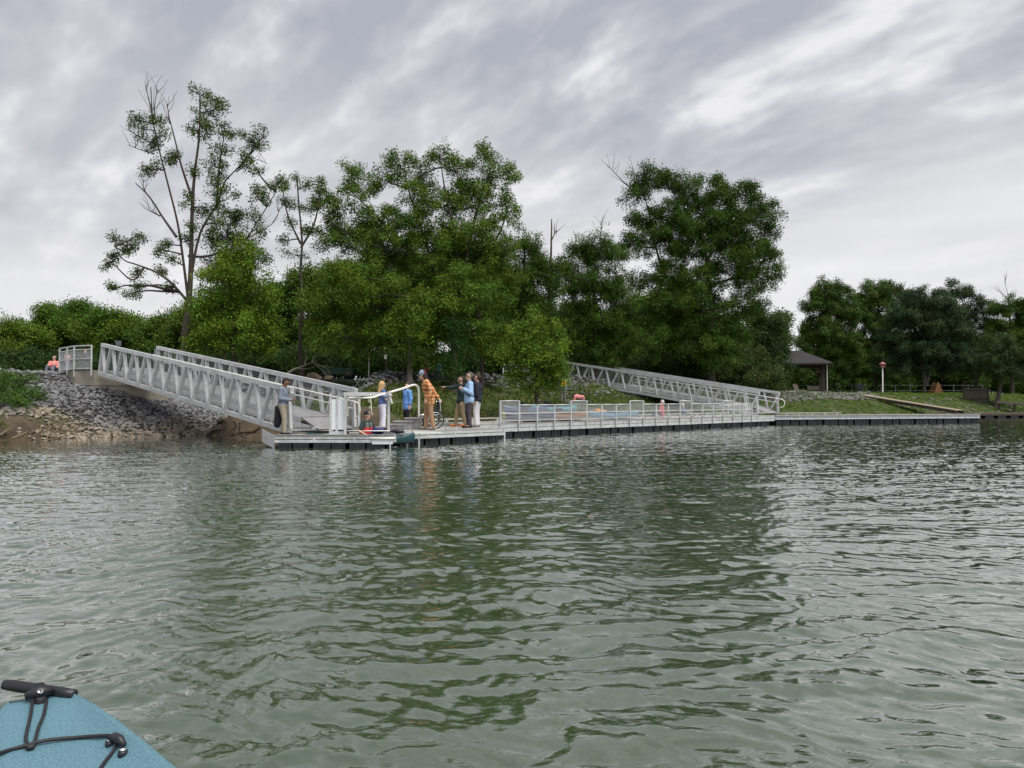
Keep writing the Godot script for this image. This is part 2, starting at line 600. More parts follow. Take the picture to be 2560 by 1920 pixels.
func make_docks() -> void:
	# main dock with the stepped railing
	var t := thing("floating_dock", "long aluminium floating dock with stepped mesh railing and black floats", "dock", corner, DOCK_TURN)
	var x0 := 0.03
	var x1 := 23.55
	var z0 := -1.78
	dock_frame(t, x0, x1, z0, -4.4, 0.52, 0.29, true)
	var base := 0.552
	var bays := 19
	var rl := group_of("railing", t)
	for i in bays + 1:
		var x := 1.42 + 1.02 * i
		var tall := i % 4 == 0 or (i % 4 == 1)
		bar("railing_post", Vector3(x, base - 0.30, z0 + 0.05), Vector3(x, base + (0.88 if tall else 0.71), z0 + 0.05), 0.065, 0.05, M.aluminium, rl, Vector3.RIGHT)
		if i < bays:
			railing_bay(rl, x + 0.033, x + 0.987, z0 + 0.05, base, base + (0.86 if i % 4 == 0 else 0.70), i % 4 == 0)
	# far rail behind, with a looped end
	var zb := -4.32
	for i in 5:
		var x := 21.0 - 4.4 * 0.0 + 0.62 * i - 2.3
		bar("railing_post", Vector3(x, base, -2.35), Vector3(x, base + 0.62, -2.35), 0.05, 0.05, M.aluminium, rl, Vector3.RIGHT)
	var loop := [Vector3(18.4, base + 0.62, -2.35)]
	loop.append(Vector3(21.3, base + 0.62, -2.35))
	for k in 9:
		var a := PI / 2 - PI * k / 8.0
		loop.append(Vector3(21.3 + 0.16 * cos(a), base + 0.46 + 0.16 * sin(a), -2.35))
	pipe("hand_rail", loop, 0.024, M.white_pipe, rl)
	for i in 6:
		var x := 0.6 + 3.9 * i
		bar("bull_rail", Vector3(x, base + 0.13, zb), Vector3(minf(x + 3.6, x1), base + 0.13, zb), 0.1, 0.06, M.dock_cream, t)
		for q in 3:
			block("bull_rail_block", Vector3(x + 0.3 + 1.4 * q, base + 0.05, zb), Vector3(0.14, 0.095, 0.09), M.dock_cream, t)
	# second platform where the group stands
	t = thing("landing_platform", "low cream floating platform carrying the standing group and the wheelchair", "dock", corner, DOCK_TURN)
	dock_frame(t, -4.6, 0.0, 0.0, -1.74, 0.44, 0.22, true)
	for k in 3:
		var st := begin()
		var xa := -1.9 - 1.0 * 0.0
		box(st, Vector3(-3.83 + 1.535 * k, 0.457, -2.26), Vector3(1.52, 0.03, 1.0))
		commit(st, "deck_panel", M.dock_cream, t)
	bar("frame_beam", Vector3(-4.6, 0.33, -2.73), Vector3(0, 0.33, -2.73), 0.06, 0.22, M.aluminium, t)
	for k in 4:
		var x := -4.4 + 1.15 * k
		block("float", Vector3(x + 0.45, -0.07, -2.3), Vector3(0.9, 0.57, 0.6), M.float_black, t)
	bar("bull_rail", Vector3(-3.0, 0.60, -2.62), Vector3(2.05, 0.60, -2.62), 0.09, 0.05, M.dock_cream, t)
	for q in 6:
		block("bull_rail_block", Vector3(-2.8 + 0.94 * q, 0.525, -2.62), Vector3(0.09, 0.098, 0.08), M.dock_cream, t)
	block("corner_post", Vector3(-0.035, 0.02, 0.008), Vector3(0.05, 0.86, 0.05), M.aluminium, t)
	bar("bumper_strip", Vector3(-2.6, 0.488, -0.12), Vector3(-0.1, 0.488, -0.12), 0.09, 0.03, M.dock_cream, t)
	for q in 3:
		block("cleat", Vector3(-2.2 + 0.9 * q, 0.5, -0.10), Vector3(0.05, 0.055, 0.10), M.aluminium, t)
	# outer dock without railing
	var b := Vector3(15.35, 0, -45.0)
	t = thing("outer_dock", "low bare floating dock running on past the railing's end", "dock", b, deg_to_rad(15.2))
	dock_frame(t, 0.02, 14.9, 0.0, -2.3, 0.50, 0.20, true)
	bar("edge_lip", Vector3(0.02, 0.545, 0.03), Vector3(14.9, 0.545, 0.03), 0.07, 0.05, M.dock_cream, t)
	bar("bull_rail", Vector3(1.2, 0.64, -2.2), Vector3(6.3, 0.64, -2.2), 0.1, 0.06, M.dock_cream, t)
	for q in 6:
		block("bull_rail_block", Vector3(1.4 + 0.92 * q, 0.57, -2.2), Vector3(0.12, 0.08, 0.09), M.dock_cream, t)
	# launch platform at the foot of the gangway
	t = thing("launch_platform", "low floating launch platform with a kayak slot at the gangway foot", "dock", Vector3(-5.5, 0, -23.1))
	dock_frame(t, -1.62, 1.96, 0.0, -0.5, 0.36, 0.19, false)
	dock_frame(t, -1.62, 1.4, -1.5, -4.6, 0.36, 0.19, false)
	block("deck_panel", Vector3(-1.3, 0.377, -1.0), Vector3(0.6, 0.03, 0.98), M.dock_cream, t)
	block("slot_floor", Vector3(0.5, -0.02, -1.0), Vector3(2.9, 0.05, 0.94), M.deck_metal, t)
	bar("top_lip", Vector3(-1.62, 0.405, 0.01), Vector3(1.96, 0.405, 0.01), 0.05, 0.02, M.dock_cream, t)
	var pl := block("joint_plate", Vector3(1.62, 0.20, 0.035), Vector3(0.62, 0.15, 0.015), M.panel_white, t)
	tag(pl, "bright joint plate on the beam")
	pipe("fender", [Vector3(1.25, 0.30, 0.07), Vector3(2.0, 0.30, 0.07)], 0.03, M.white_pipe, t)
	pipe("fender", [Vector3(1.85, 0.35, 0.03), Vector3(1.85, -0.3, 0.03)], 0.018, M.aluminium, t)
	var sk := begin()
	hexa(sk, [Vector3(-2.2, 0.16, -0.62), Vector3(-1.64, -0.02, -0.06), Vector3(-1.64, -0.02, -0.10), Vector3(-2.2, 0.16, -0.66), Vector3(-2.2, 0.56, -0.62), Vector3(-1.64, 0.38, -0.06), Vector3(-1.64, 0.38, -0.10), Vector3(-2.2, 0.56, -0.66)])
	commit(sk, "side_skirt", M.aluminium, t)
	block("low_float", Vector3(-2.1, -0.08, -0.75), Vector3(0.9, 0.26, 0.5), M.grey_timber, t)

# ------------------------------------------------------------------ gangways
func gangway(called: String, label: String, near_top: Vector3, near_foot: Vector3, across: Vector3, tall: float, bays: int) -> void:
	# near_top / near_foot: lower edge of the near bottom chord at either end; across: to the far truss
	var turn := atan2(-(near_foot.z - near_top.z), near_foot.x - near_top.x)
	var t := thing(called, label, "gangway", near_foot, turn)
	var inv := t.transform.affine_inverse()
	var a := inv * near_top
	var b := Vector3.ZERO
	var w := (inv.basis * across).z
	var f := (b - a).normalized()
	var up := Vector3(-f.y, f.x, 0.0)
	var ch := 0.15
	var bay := (b - a).length() / bays
	for side in 2:
		var tr := group_of("truss", t)
		var o := Vector3(0, 0, w * side)
		var sg := signf(w) * (1.0 if side == 1 else -1.0)
		bar("bottom_chord", a + o + up * ch * 0.5, b + o + up * ch * 0.5, 0.12, ch, M.aluminium, tr, up)
		bar("top_chord", a + o + up * (tall - ch * 0.5) + f * 0.12, b + o + up * (tall - ch * 0.5) + f * -0.06, 0.14, ch, M.aluminium, tr, up)
		var lo := ch + 0.002
		var hi := tall - ch - 0.002
		for k in bays:
			var p := a + o + f * bay * k
			var down_a := p + f * (bay * 0.16) + up * hi
			var down_b := p + f * (bay * 0.50) + up * lo
			bar("diagonal", down_a, down_b, 0.115, 0.10, M.aluminium, tr, f)
			bar("diagonal", p + f * (bay * 0.58) + up * lo, p + f * (bay * 0.95) + up * hi, 0.115, 0.10, M.aluminium, tr, f)
		bar("end_post", a + o + up * lo, a + o + f * (bay * 0.14) + up * hi, 0.1, 0.11, M.aluminium, tr, f)
		bar("end_post", b + o + f * (-bay * 0.20) + up * hi, b + o + up * lo + f * 0.02, 0.1, 0.12, M.aluminium, tr, f)
		var inner := o + Vector3(0, 0, -sg * 0.055)
		for k in range(0, bays, 2):
			var p := a + inner + f * bay * k
			var e := a + inner + f * minf(bay * (k + 2), (b - a).length())
			wire_panel("mesh_panel", p + up * (ch + 0.02), e + up * (ch + 0.02), up * (tall - 2.0 * ch - 0.04), 0.055, tr)
			bar("mesh_stay", p + up * ch, p + up * (tall - ch), 0.02, 0.03, M.aluminium, tr, f)
		if side == 0:
			continue
		var rail := []
		var rz := o + Vector3(0, 0, -sg * 0.14)
		rail.append(a + rz + up * (tall - 0.42))
		rail.append(b + rz + up * (tall - 0.42) + f * 0.15)
		for k in 9:
			var an := PI / 2 - PI * k / 8.0
			rail.append(b + rz + up * (tall - 0.42) + f * (0.15 + 0.26 * cos(an)) + up * (0.26 * sin(an) - 0.26))
		pipe("hand_rail", rail, 0.024, M.white_pipe, tr)
		pipe("hand_rail", [a + rz + up * (tall - 0.66), b + rz + up * (tall - 0.66)], 0.018, M.white_pipe, tr, 6)
	# deck: plank lane for boats beside a raised walkway
	var n := 5
	var dk := group_of("deck", t)
	for k in n:
		var z := w * (0.07 + 0.30 * k / n)
		bar("slide_plank", a + Vector3(0, 0, z) + up * 0.19, b + Vector3(0, 0, z) + up * 0.19, absf(w) * 0.042, 0.035, M.deck_metal, dk, up)
	for k in bays + 1:
		bar("cross_beam", a + f * (bay * k) * 0.995 + Vector3(0, 0, w * 0.03) + up * 0.12, a + f * (bay * k) * 0.995 + Vector3(0, 0, w * 0.97) + up * 0.12, 0.08, 0.09, M.aluminium, dk, up)
	bar("walkway_side", a + Vector3(0, 0, w * 0.385) + up * 0.27, b + Vector3(0, 0, w * 0.385) + up * 0.27 - f * 0.9, 0.03, 0.2, M.aluminium, dk, up)
	var segs := bays * 2
	for k in segs:
		var p := a + f * ((b - a).length() - 0.9) * (float(k) / segs) + f * 0.006
		var e := a + f * ((b - a).length() - 0.9) * (float(k + 1) / segs) - f * 0.006
		bar("walkway_panel", p + Vector3(0, 0, w * 0.68) + up * 0.36, e + Vector3(0, 0, w * 0.68) + up * 0.36, absf(w) * 0.56, 0.03, M.deck_metal, dk, up)
	bar("foot_plate", b + Vector3(0, 0, w * 0.68) + up * 0.34 - f * 0.9, b + Vector3(0, 0, w * 0.68) + up * 0.12 + f * 0.1, absf(w) * 0.56, 0.02, M.deck_metal, dk, up)

func make_gangways() -> void:
	gangway("gangway", "long aluminium truss gangway sloping from the riprap abutment down to the kayak launch", Vector3(-18.3, 2.555, -34.1), Vector3(-6.85, 0.41, -23.72), Vector3(1.61, 0, -1.78), 1.43, 13)
	gangway("gangway", "aluminium truss gangway with its upper end behind the small leafy tree", Vector3(3.37, 2.87, -55.07), Vector3(14.4, 0.56, -45.2), Vector3(1.93, 0, -2.16), 1.40, 12)
	# fall-guard poles seen beside the lower gangway end

func make_abutments() -> void:
	var o := Vector3(-18.55, 0, -34.35)
	var turn := deg_to_rad(42.4)
	var t := thing("abutment", "tan concrete abutment with a mesh railing on top, set in dark riprap", "abutment", o, -turn)
	# local x runs down the gangway, z across (near side positive)
	var st := begin()
	var hx := 0.05
	hexa(st, [Vector3(-1.25, 0.4, 0.5), Vector3(hx, 0.4, 0.12), Vector3(hx, 0.4, -3.6), Vector3(-4.4, 0.4, -3.6), Vector3(-1.25, 2.1, 0.5), Vector3(hx, 2.1, 0.12), Vector3(hx, 2.1, -3.6), Vector3(-4.4, 2.1, -3.6)])
	commit(st, "lower_wall", M.concrete, t)
	st = begin()
	hexa(st, [Vector3(-1.26, 2.106, 0.52), Vector3(hx + 0.02, 2.106, 0.135), Vector3(hx + 0.02, 2.106, -3.6), Vector3(-4.4, 2.106, -3.6), Vector3(-1.26, 2.78, 0.52), Vector3(hx + 0.02, 2.78, 0.135), Vector3(hx + 0.02, 2.78, -3.6), Vector3(-4.4, 2.78, -3.6)])
	commit(st, "upper_wall", M.concrete, t)
	st = begin()
	hexa(st, [Vector3(-4.4, 1.2, 0.40), Vector3(-1.27, 1.2, 0.50), Vector3(-1.27, 1.2, 0.15), Vector3(-4.4, 1.2, 0.15), Vector3(-4.4, 2.776, 0.40), Vector3(-1.27, 2.776, 0.50), Vector3(-1.27, 2.776, 0.15), Vector3(-4.4, 2.776, 0.15)])
	commit(st, "wing_wall", M.concrete, t)
	var q := [Vector3(-3.6, 0, 0.36), Vector3(-2.3, 0, 0.44), Vector3(-1.2, 0, 0.50), Vector3(-0.08, 0, 0.16)]
	var rl := group_of("railing", t)
	for i in 4:
		bar("railing_post", q[i] + Vector3(0, 2.5 if i > 1 else 2.3, 0.045), q[i] + Vector3(0, 3.9, 0.045), 0.055, 0.05, M.aluminium, rl, Vector3.RIGHT)
	for i in 3:
		var a: Vector3 = q[i] + Vector3(0, 0, 0.045)
		var b: Vector3 = q[i + 1] + Vector3(0, 0, 0.045)
		for y in [[3.89, 0.05], [3.72, 0.04], [3.30, 0.04], [2.86, 0.05]]:
			bar("rail", a + Vector3(0, y[0], 0), b + Vector3(0, y[0], 0), 0.04, y[1], M.aluminium, rl)
		wire_panel("mesh_panel", a + Vector3(0, 2.86, -0.01), b + Vector3(0, 2.86, -0.01), Vector3(0, 0.86, 0), 0.055, rl, 0.003, "wire_bright")
	t = thing("abutment", "tan concrete block under the gangway beside the leafy small tree", "abutment", Vector3(2.9, 0, -55.5), -deg_to_rad(41.8))
	block("footing", Vector3(-1.2, 1.9, -1.2), Vector3(2.4, 1.9, 3.8), M.concrete, t)
	block("bearing_seat", Vector3(0.2, 1.6, 0.4), Vector3(0.5, 1.0, 0.8), M.concrete, t)
	var g := thing("guard_rail", "white metal guard rail beside the stone berm, half hidden by the leafy small tree", "railing", Vector3(-0.5, 0, -51.0))
	var pa := at(1258, 912, 51.0) - g.position
	var pb := at(1290, 912, 51.0) - g.position
	for pt in [pa, pb]:
		bar("railing_post", Vector3(pt.x, ground_height(pt.x - 0.5, -51.0) - 0.1, 0), pt, 0.05, 0.05, M.white_paint, g, Vector3.RIGHT)
	for dy in [0.0, -0.42]:
		bar("rail", pa + Vector3(-0.02, dy, 0), pb + Vector3(0.9, dy, 0), 0.04, 0.045, M.white_paint, g)
	wire_panel("mesh_panel", pa + Vector3(0, -0.42, 0), pb + Vector3(0.9, -0.42, 0), Vector3(0, 0.42, 0), 0.06, g)

# ------------------------------------------------------------------ trees
var leaf_meshes := {}

func leaf_spray(count: int, size: float, spread: float, sd: int) -> ArrayMesh:
	# a spray of leaves round a twig end: each leaf a bent diamond
	var key := "%d_%f_%f_%d" % [count, size, spread, sd]
	if leaf_meshes.has(key):
		return leaf_meshes[key]
	var r := RandomNumberGenerator.new()
	r.seed = sd
	var v := PackedVector3Array()
	var n := PackedVector3Array()
	var c := PackedColorArray()
	var idx := PackedInt32Array()
	for i in count:
		var dir := Vector3(r.randfn(), r.randfn() * 0.55, r.randfn()).normalized()
		var o := dir * spread * r.randf_range(0.15, 1.0)
		var f := (dir + Vector3(r.randfn(), r.randfn() - 0.5, r.randfn()) * 0.5).normalized()
		var up := (Vector3.UP + Vector3(r.randfn(), 0, r.randfn()) * 0.55).normalized()
		var s := f.cross(up).normalized()
		var nn := s.cross(f).normalized()
		var l := size * r.randf_range(0.7, 1.25)
		var w := l * 0.29
		var b := v.size()
		v.append_array([o, o + f * l * 0.5 + s * w - nn * l * 0.05, o + f * l - nn * l * 0.16, o + f * l * 0.5 - s * w - nn * l * 0.05])
		n.append_array([nn, (nn + s * 0.3).normalized(), nn, (nn - s * 0.3).normalized()])
		var k := r.randf_range(0.75, 1.25)
		for q in 4:
			c.append(Color(k, k, k))
		idx.append_array([b, b + 2, b + 1, b, b + 3, b + 2])
	leaf_meshes[key] = arrays(v, n, c, idx)
	return leaf_meshes[key]

class Crown:
	var buf := PackedFloat32Array()
	func add(p: Vector3, size: float, turn: float, lean: float, col: Color) -> void:
		var b := Basis(Vector3.UP, turn) * Basis(Vector3.RIGHT, lean)
		b = b.scaled(Vector3.ONE * size)
		buf.append_array([b.x.x, b.y.x, b.z.x, p.x, b.x.y, b.y.y, b.z.y, p.y, b.x.z, b.y.z, b.z.z, p.z, col.r, col.g, col.b, 1.0])

func commit_crown(c: Crown, mesh: Mesh, called: String, parent: Node) -> void:
	var mm := MultiMesh.new()
	mm.transform_format = MultiMesh.TRANSFORM_3D
	mm.use_colors = true
	mm.mesh = mesh
	mm.instance_count = c.buf.size() / 16
	mm.buffer = c.buf
	var o := MultiMeshInstance3D.new()
	o.name = called
	o.multimesh = mm
	o.material_override = M.leaf
	o.set_meta("kind", "stuff")
	parent.add_child(o, true)

func tint(base: Color, spread: float) -> Color:
	var k := 1.0 + rng.randfn() * spread
	var y := rng.randfn() * spread * 0.5
	return Color(maxf(base.r * (k + y), 0.004), maxf(base.g * k, 0.006), maxf(base.b * (k - y), 0.002))

func puff(c: Crown, p: Vector3, r: Vector3, per: float, col: Color) -> void:
	# a clump of leaf sprays in a flattened ball, its own shade of green
	var mine := tint(col, 0.15)
	var n := int(per * r.x * maxf(r.y, 0.3) * 76.0) + 4
	for i in n:
		var q := Vector3(rng.randfn(), rng.randfn(), rng.randfn()).normalized() * pow(rng.randf(), 0.42)
		if i % 9 == 0:
			q *= rng.randf_range(1.1, 1.7)
		c.add(p + q * r, rng.randf_range(0.6, 1.35), rng.randf() * TAU, rng.randf_range(-0.7, 0.7), tint(mine, 0.05))

func fan(c: Crown, bs: SurfaceTool, from: Vector3, ctr: Vector3, R: Vector3, col: Color, per: float, fill: float) -> void:
	# branchlets spreading from the limb's end, leaves along their outer parts
	var nb := clampi(int(R.x * R.y * 6.5 * per) + 4, 5, 44)
	var hub := ctr.lerp(from, minf(0.35, R.y * 0.6 / maxf(ctr.distance_to(from), 0.1)))
	for i in nb:
		var q := Vector3(rng.randfn(), rng.randfn() * 0.9 + 0.25, rng.randfn()).normalized()
		var e := ctr + q * R * rng.randf_range(0.6, 1.12)
		var a := hub.lerp(ctr, rng.randf()) + q * R * 0.08
		var pts := limb(bs, a, e, 0.020, 0.006, 0.14, 4, 4)
		var mine := tint(col, 0.15)
		var L := a.distance_to(e)
		var n := int(L * 0.75 / 0.13 * fill) + 1
		var wide := 0.07 + 0.07 * fill
		for k in n:
			var t := lerpf(0.25, 1.0, sqrt(rng.randf())) * 3.999
			var p: Vector3 = (pts[int(t)] as Vector3).lerp(pts[int(t) + 1], fposmod(t, 1.0))
			c.add(p + Vector3(rng.randfn(), rng.randfn() - 0.2, rng.randfn()) * wide, rng.randf_range(0.65, 1.2), rng.randf() * TAU, rng.randf_range(-0.6, 0.6), tint(mine, 0.06))
		for k in 3:
			c.add(e + Vector3(rng.randfn(), rng.randfn(), rng.randfn()) * 0.09, rng.randf_range(0.8, 1.3), rng.randf() * TAU, rng.randf_range(-0.5, 0.5), tint(mine, 0.06))

func limb(st: SurfaceTool, a: Vector3, b: Vector3, r0: float, r1: float, bow := 0.12, steps := 5, sides := 5) -> Array:
	var len := (b - a).length()
	var side := Vector3(rng.randfn(), absf(rng.randfn()) * 0.4, rng.randfn()) * len * bow * 0.6
	var pts := []
	var rad := []
	for i in steps + 1:
		var t := float(i) / steps
		var w := Vector3(rng.randfn(), rng.randfn(), rng.randfn()) * len * 0.012 if i > 0 and i < steps else Vector3.ZERO
		pts.append(a.lerp(b, t) + side * sin(PI * t) + w)
		rad.append(lerpf(r0, r1, pow(t, 0.8)))
	tube(st, pts, rad, sides, false)
	return pts

func tree(called: String, label: String, d: float, base_px: Array, stems: Array, lobes: Array, o := {}) -> Node3D:
	# base_px: trunk foot on the picture's x; stems: lines of [x, y, depth offset] from the foot up; lobes: [x, y, rx, ry, (depth offset)]
	var foot := at(base_px[0], base_px[1], d)
	foot.y = ground_height(foot.x, foot.z) - 0.08
	var t := thing(called, label, "tree", foot, 0.0, o.get("group", ""))
	var col: Color = o.get("color", Color(0.055, 0.105, 0.02))
	var per: float = o.get("density", 1.0)
	var grain: float = o.get("puff", 0.85)
	var leaf: float = o.get("leaf", 0.14)
	var r0: float = o.get("radius", 0.22)
	var st := begin()
	var nodes := []
	var c := Crown.new()
	for i in stems.size():
		var pts := []
		if i == 0:
			pts.append(Vector3.ZERO)
		for s in stems[i]:
			pts.append(at(s[0], s[1], d + (s[2] if s.size() > 2 else 0.0)) - foot)
		var sm := curve(pts, 4)
		var rad := []
		var ra := r0 if i == 0 else r0 * float(o.get("fork", 0.55))
		for k in sm.size():
			var f := float(k) / (sm.size() - 1)
			rad.append(lerpf(ra, 0.035 if i == 0 else 0.025, pow(f, 0.75)) * (1.0 + (0.5 * exp(-f * 16.0) if i == 0 else 0.0)))
			nodes.append(sm[k])
		tube(st, sm, rad, 7 if i == 0 else 6, false)
	commit(st, "trunk", M[o.get("bark", "bark")], t)
	var bs := begin()
	var any := false
	for l in lobes:
		var off: float = l[4] if l.size() > 4 else 0.0
		var ctr := at(l[0], l[1], d + off) - foot
		var m := (d + off) / FOCAL
		var R := Vector3(l[2] * m, l[3] * m, minf(l[2] * m, 3.4))
		var best: Vector3 = nodes[0]
		for q in nodes:
			if q.y < ctr.y + R.y * 0.3 and q.distance_to(ctr) < best.distance_to(ctr):
				best = q
		if best.distance_to(ctr) > 0.3:
			limb(bs, best, ctr, clampf(0.02 * best.distance_to(ctr) + 0.03, 0.03, r0 * 0.6), 0.03)
			any = true
		if o.get("fan", 0.0) > 0.0:
			fan(c, bs, best, ctr, R, col, per, o.fan)
			any = true
			continue
		var single: bool = maxf(R.x, R.y) < grain * 1.25
		var n := 1 if single else int(clampf(R.x * R.y * R.z / pow(grain, 3) * 1.6 * per + 3.0, 4.0, 70.0))
		var gap: float = o.get("gap", 1.0)
		for i in n:
			var q := Vector3.ZERO
			if not single:
				q = Vector3(rng.randfn(), rng.randfn(), rng.randfn()).normalized() * pow(rng.randf(), 0.38) * 0.92
			var p := ctr + q * (R - Vector3.ONE * grain * 0.3 if not single else R)
			var s := grain * rng.randf_range(0.65, 1.25)
			var pr := Vector3(s * rng.randf_range(0.7, 1.35), s * rng.randf_range(0.55, 1.0), s * rng.randf_range(0.7, 1.35))
			if single:
				pr = Vector3(R.x, R.y * 0.85, R.x)
			if not single and rng.randf() < 0.55:
				limb(bs, ctr + q * R * 0.15, p, 0.03, 0.012, 0.15, 3, 4)
				any = true
			puff(c, p, pr, per * gap * 0.9, col)
	for tw in o.get("twigs", []):
		var pts := []
		for s in tw:
			pts.append(at(s[0], s[1], d) - foot)
		tube(bs, curve(pts, 4), [0.05, 0.04, 0.035, 0.03, 0.025, 0.02, 0.018, 0.015], 5, false)
		for k in range(1, pts.size()):
			for q in 3:
				var e: Vector3 = pts[k] + Vector3(rng.randf_range(-0.7, 0.7), rng.randf_range(0.3, 1.0), rng.randf_range(-0.5, 0.5))
				limb(bs, (pts[k - 1] as Vector3).lerp(pts[k], rng.randf()), e, 0.018, 0.008, 0.1, 3, 4)
		any = true
	if any:
		commit(bs, "branches", M[o.get("bark", "bark")], t).set_meta("kind", "stuff")
	if c.buf.size():
		commit_crown(c, leaf_spray(19, leaf * 0.82, leaf * 1.75, 9) if o.get("fan", 0.0) > 0.0 else leaf_spray(17, leaf * 0.88, leaf * 2.6, int(o.get("seed", 3))), "crown", t)
	return t

func make_trees() -> void:
	var bright := Color(0.125, 0.21, 0.022)
	var mid := Color(0.105, 0.18, 0.021)
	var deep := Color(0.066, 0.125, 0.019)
	var olive := Color(0.10, 0.15, 0.032)
	# tall sparse tree with bare tops
	var puffs := []
	for q in [[500, 240, 26], [527, 252, 20], [507, 285, 36], [545, 268, 18], [492, 325, 28], [520, 315, 22], [355, 325, 24], [385, 312, 24], [368, 352, 26], [345, 300, 14], [400, 340, 20], [412, 392, 20], [392, 420, 16], [358, 426, 13], [440, 395, 14], [478, 430, 16], [468, 500, 18], [497, 520, 20], [484, 560, 18], [470, 600, 18], [562, 325, 18], [590, 338, 20], [622, 345, 18], [660, 342, 22], [640, 362, 14], [600, 385, 20], [612, 400, 22], [640, 420, 12], [548, 370, 18], [530, 405, 18], [555, 425, 24], [540, 470, 30], [565, 500, 34], [535, 520, 26], [545, 560, 34], [640, 480, 20], [680, 465, 24], [702, 452, 16], [655, 500, 22], [630, 540, 22], [645, 575, 24], [610, 600, 26], [289, 600, 14], [275, 640, 15], [350, 588, 13], [310, 628, 18], [330, 612, 13], [395, 622, 16], [415, 612, 10], [270, 662, 12], [330, 732, 14], [278, 724, 13], [430, 648, 10], [345, 685, 12], [405, 680, 9], [430, 720, 10], [350, 715, 12]]:
		puffs.append([q[0], q[1], q[2] * 1.15, q[2] * 1.05])
	tree("tall_tree", "tall sparse tree with bare twig tops and a low outstretched limb, behind the launch gangway", 45.0, [465, 930],
		[[[463, 850], [468, 790], [474, 740], [478, 640], [480, 540], [486, 440], [498, 340], [500, 240]],
		[[470, 745], [456, 636], [443, 553], [417, 449], [395, 362], [382, 293], [377, 218]],
		[[478, 690], [500, 584], [543, 510, 0.5], [560, 458, 0.8], [591, 423, 1.0], [660, 350, 1.2]],
		[[543, 510, 0.5], [548, 420, 0.4], [560, 340, 0.2]],
		[[466, 750], [426, 705, -0.6], [387, 679, -0.9], [343, 662, -1.0], [309, 649, -1.2], [287, 615, -1.2]],
		[[360, 668, -1.0], [330, 700, -1.4], [280, 655, -1.6]],
		[[441, 592], [408, 545, 0.4], [374, 493, 0.7], [339, 458, 0.9]],
		[[470, 640], [520, 640, 0.6], [600, 610, 1.0], [640, 560, 1.2], [690, 480, 1.3]],
		[[482, 500], [455, 420, -0.4], [440, 360, -0.5], [425, 300, -0.6]]],
		puffs, {"radius": 0.27, "fork": 0.32, "color": Color(0.10, 0.15, 0.032), "density": 0.95, "fan": 0.85, "puff": 0.6, "leaf": 0.136, "bark": "bark",
		"twigs": [[[382, 293], [372, 250], [365, 215]], [[385, 300], [388, 250], [395, 225]], [[425, 310], [420, 275], [418, 260]], [[374, 493], [358, 470], [360, 450]], [[400, 540], [380, 530], [360, 520]], [[352, 345], [330, 330], [318, 322]], [[385, 385], [345, 372], [320, 362]], [[610, 600], [680, 560], [700, 520]], [[590, 430], [640, 400], [668, 410]]]})
	tree("leafy_tree", "bright green broad leafy tree under the tall sparse one", 43.0, [585, 930], [[[585, 850], [580, 760], [570, 680]]],
		[[570, 690, 80, 55], [540, 770, 70, 60], [640, 740, 65, 70], [600, 820, 95, 60], [520, 850, 55, 50], [660, 840, 50, 60], [600, 640, 50, 40]], {"color": bright, "radius": 0.2, "leaf": 0.152, "fan": 2.6, "density": 1.1})
	tree("ivy_stem_tree", "slim dark ivy-wrapped tree standing between the tall sparse tree and the slender one", 47.0, [560, 930], [[[560, 800], [565, 650], [570, 560]]],
		[[560, 600, 50, 60], [590, 560, 36, 40], [545, 660, 50, 50], [625, 650, 60, 50]], {"color": deep, "radius": 0.16, "fan": 2.2})
	tree("slender_tree", "slender open tree with a long thin trunk behind the gangway's middle", 46.0, [757, 940],
		[[[750, 850], [756, 760], [752, 680], [755, 600], [748, 520], [742, 440]], [[752, 620], [785, 560], [800, 490], [806, 450]], [[752, 610], [720, 540], [706, 470]]],
		[[742, 450, 12, 12], [720, 470, 14, 12], [765, 465, 14, 12], [795, 455, 18, 16], [705, 500, 14, 12], [735, 510, 16, 12], [770, 520, 18, 14], [800, 520, 20, 16], [725, 560, 16, 12], [755, 575, 18, 12], [785, 580, 22, 16], [705, 600, 16, 14], [740, 640, 40, 20]],
		{"radius": 0.14, "color": olive, "fan": 0.7, "density": 0.9, "puff": 0.55, "leaf": 0.120})
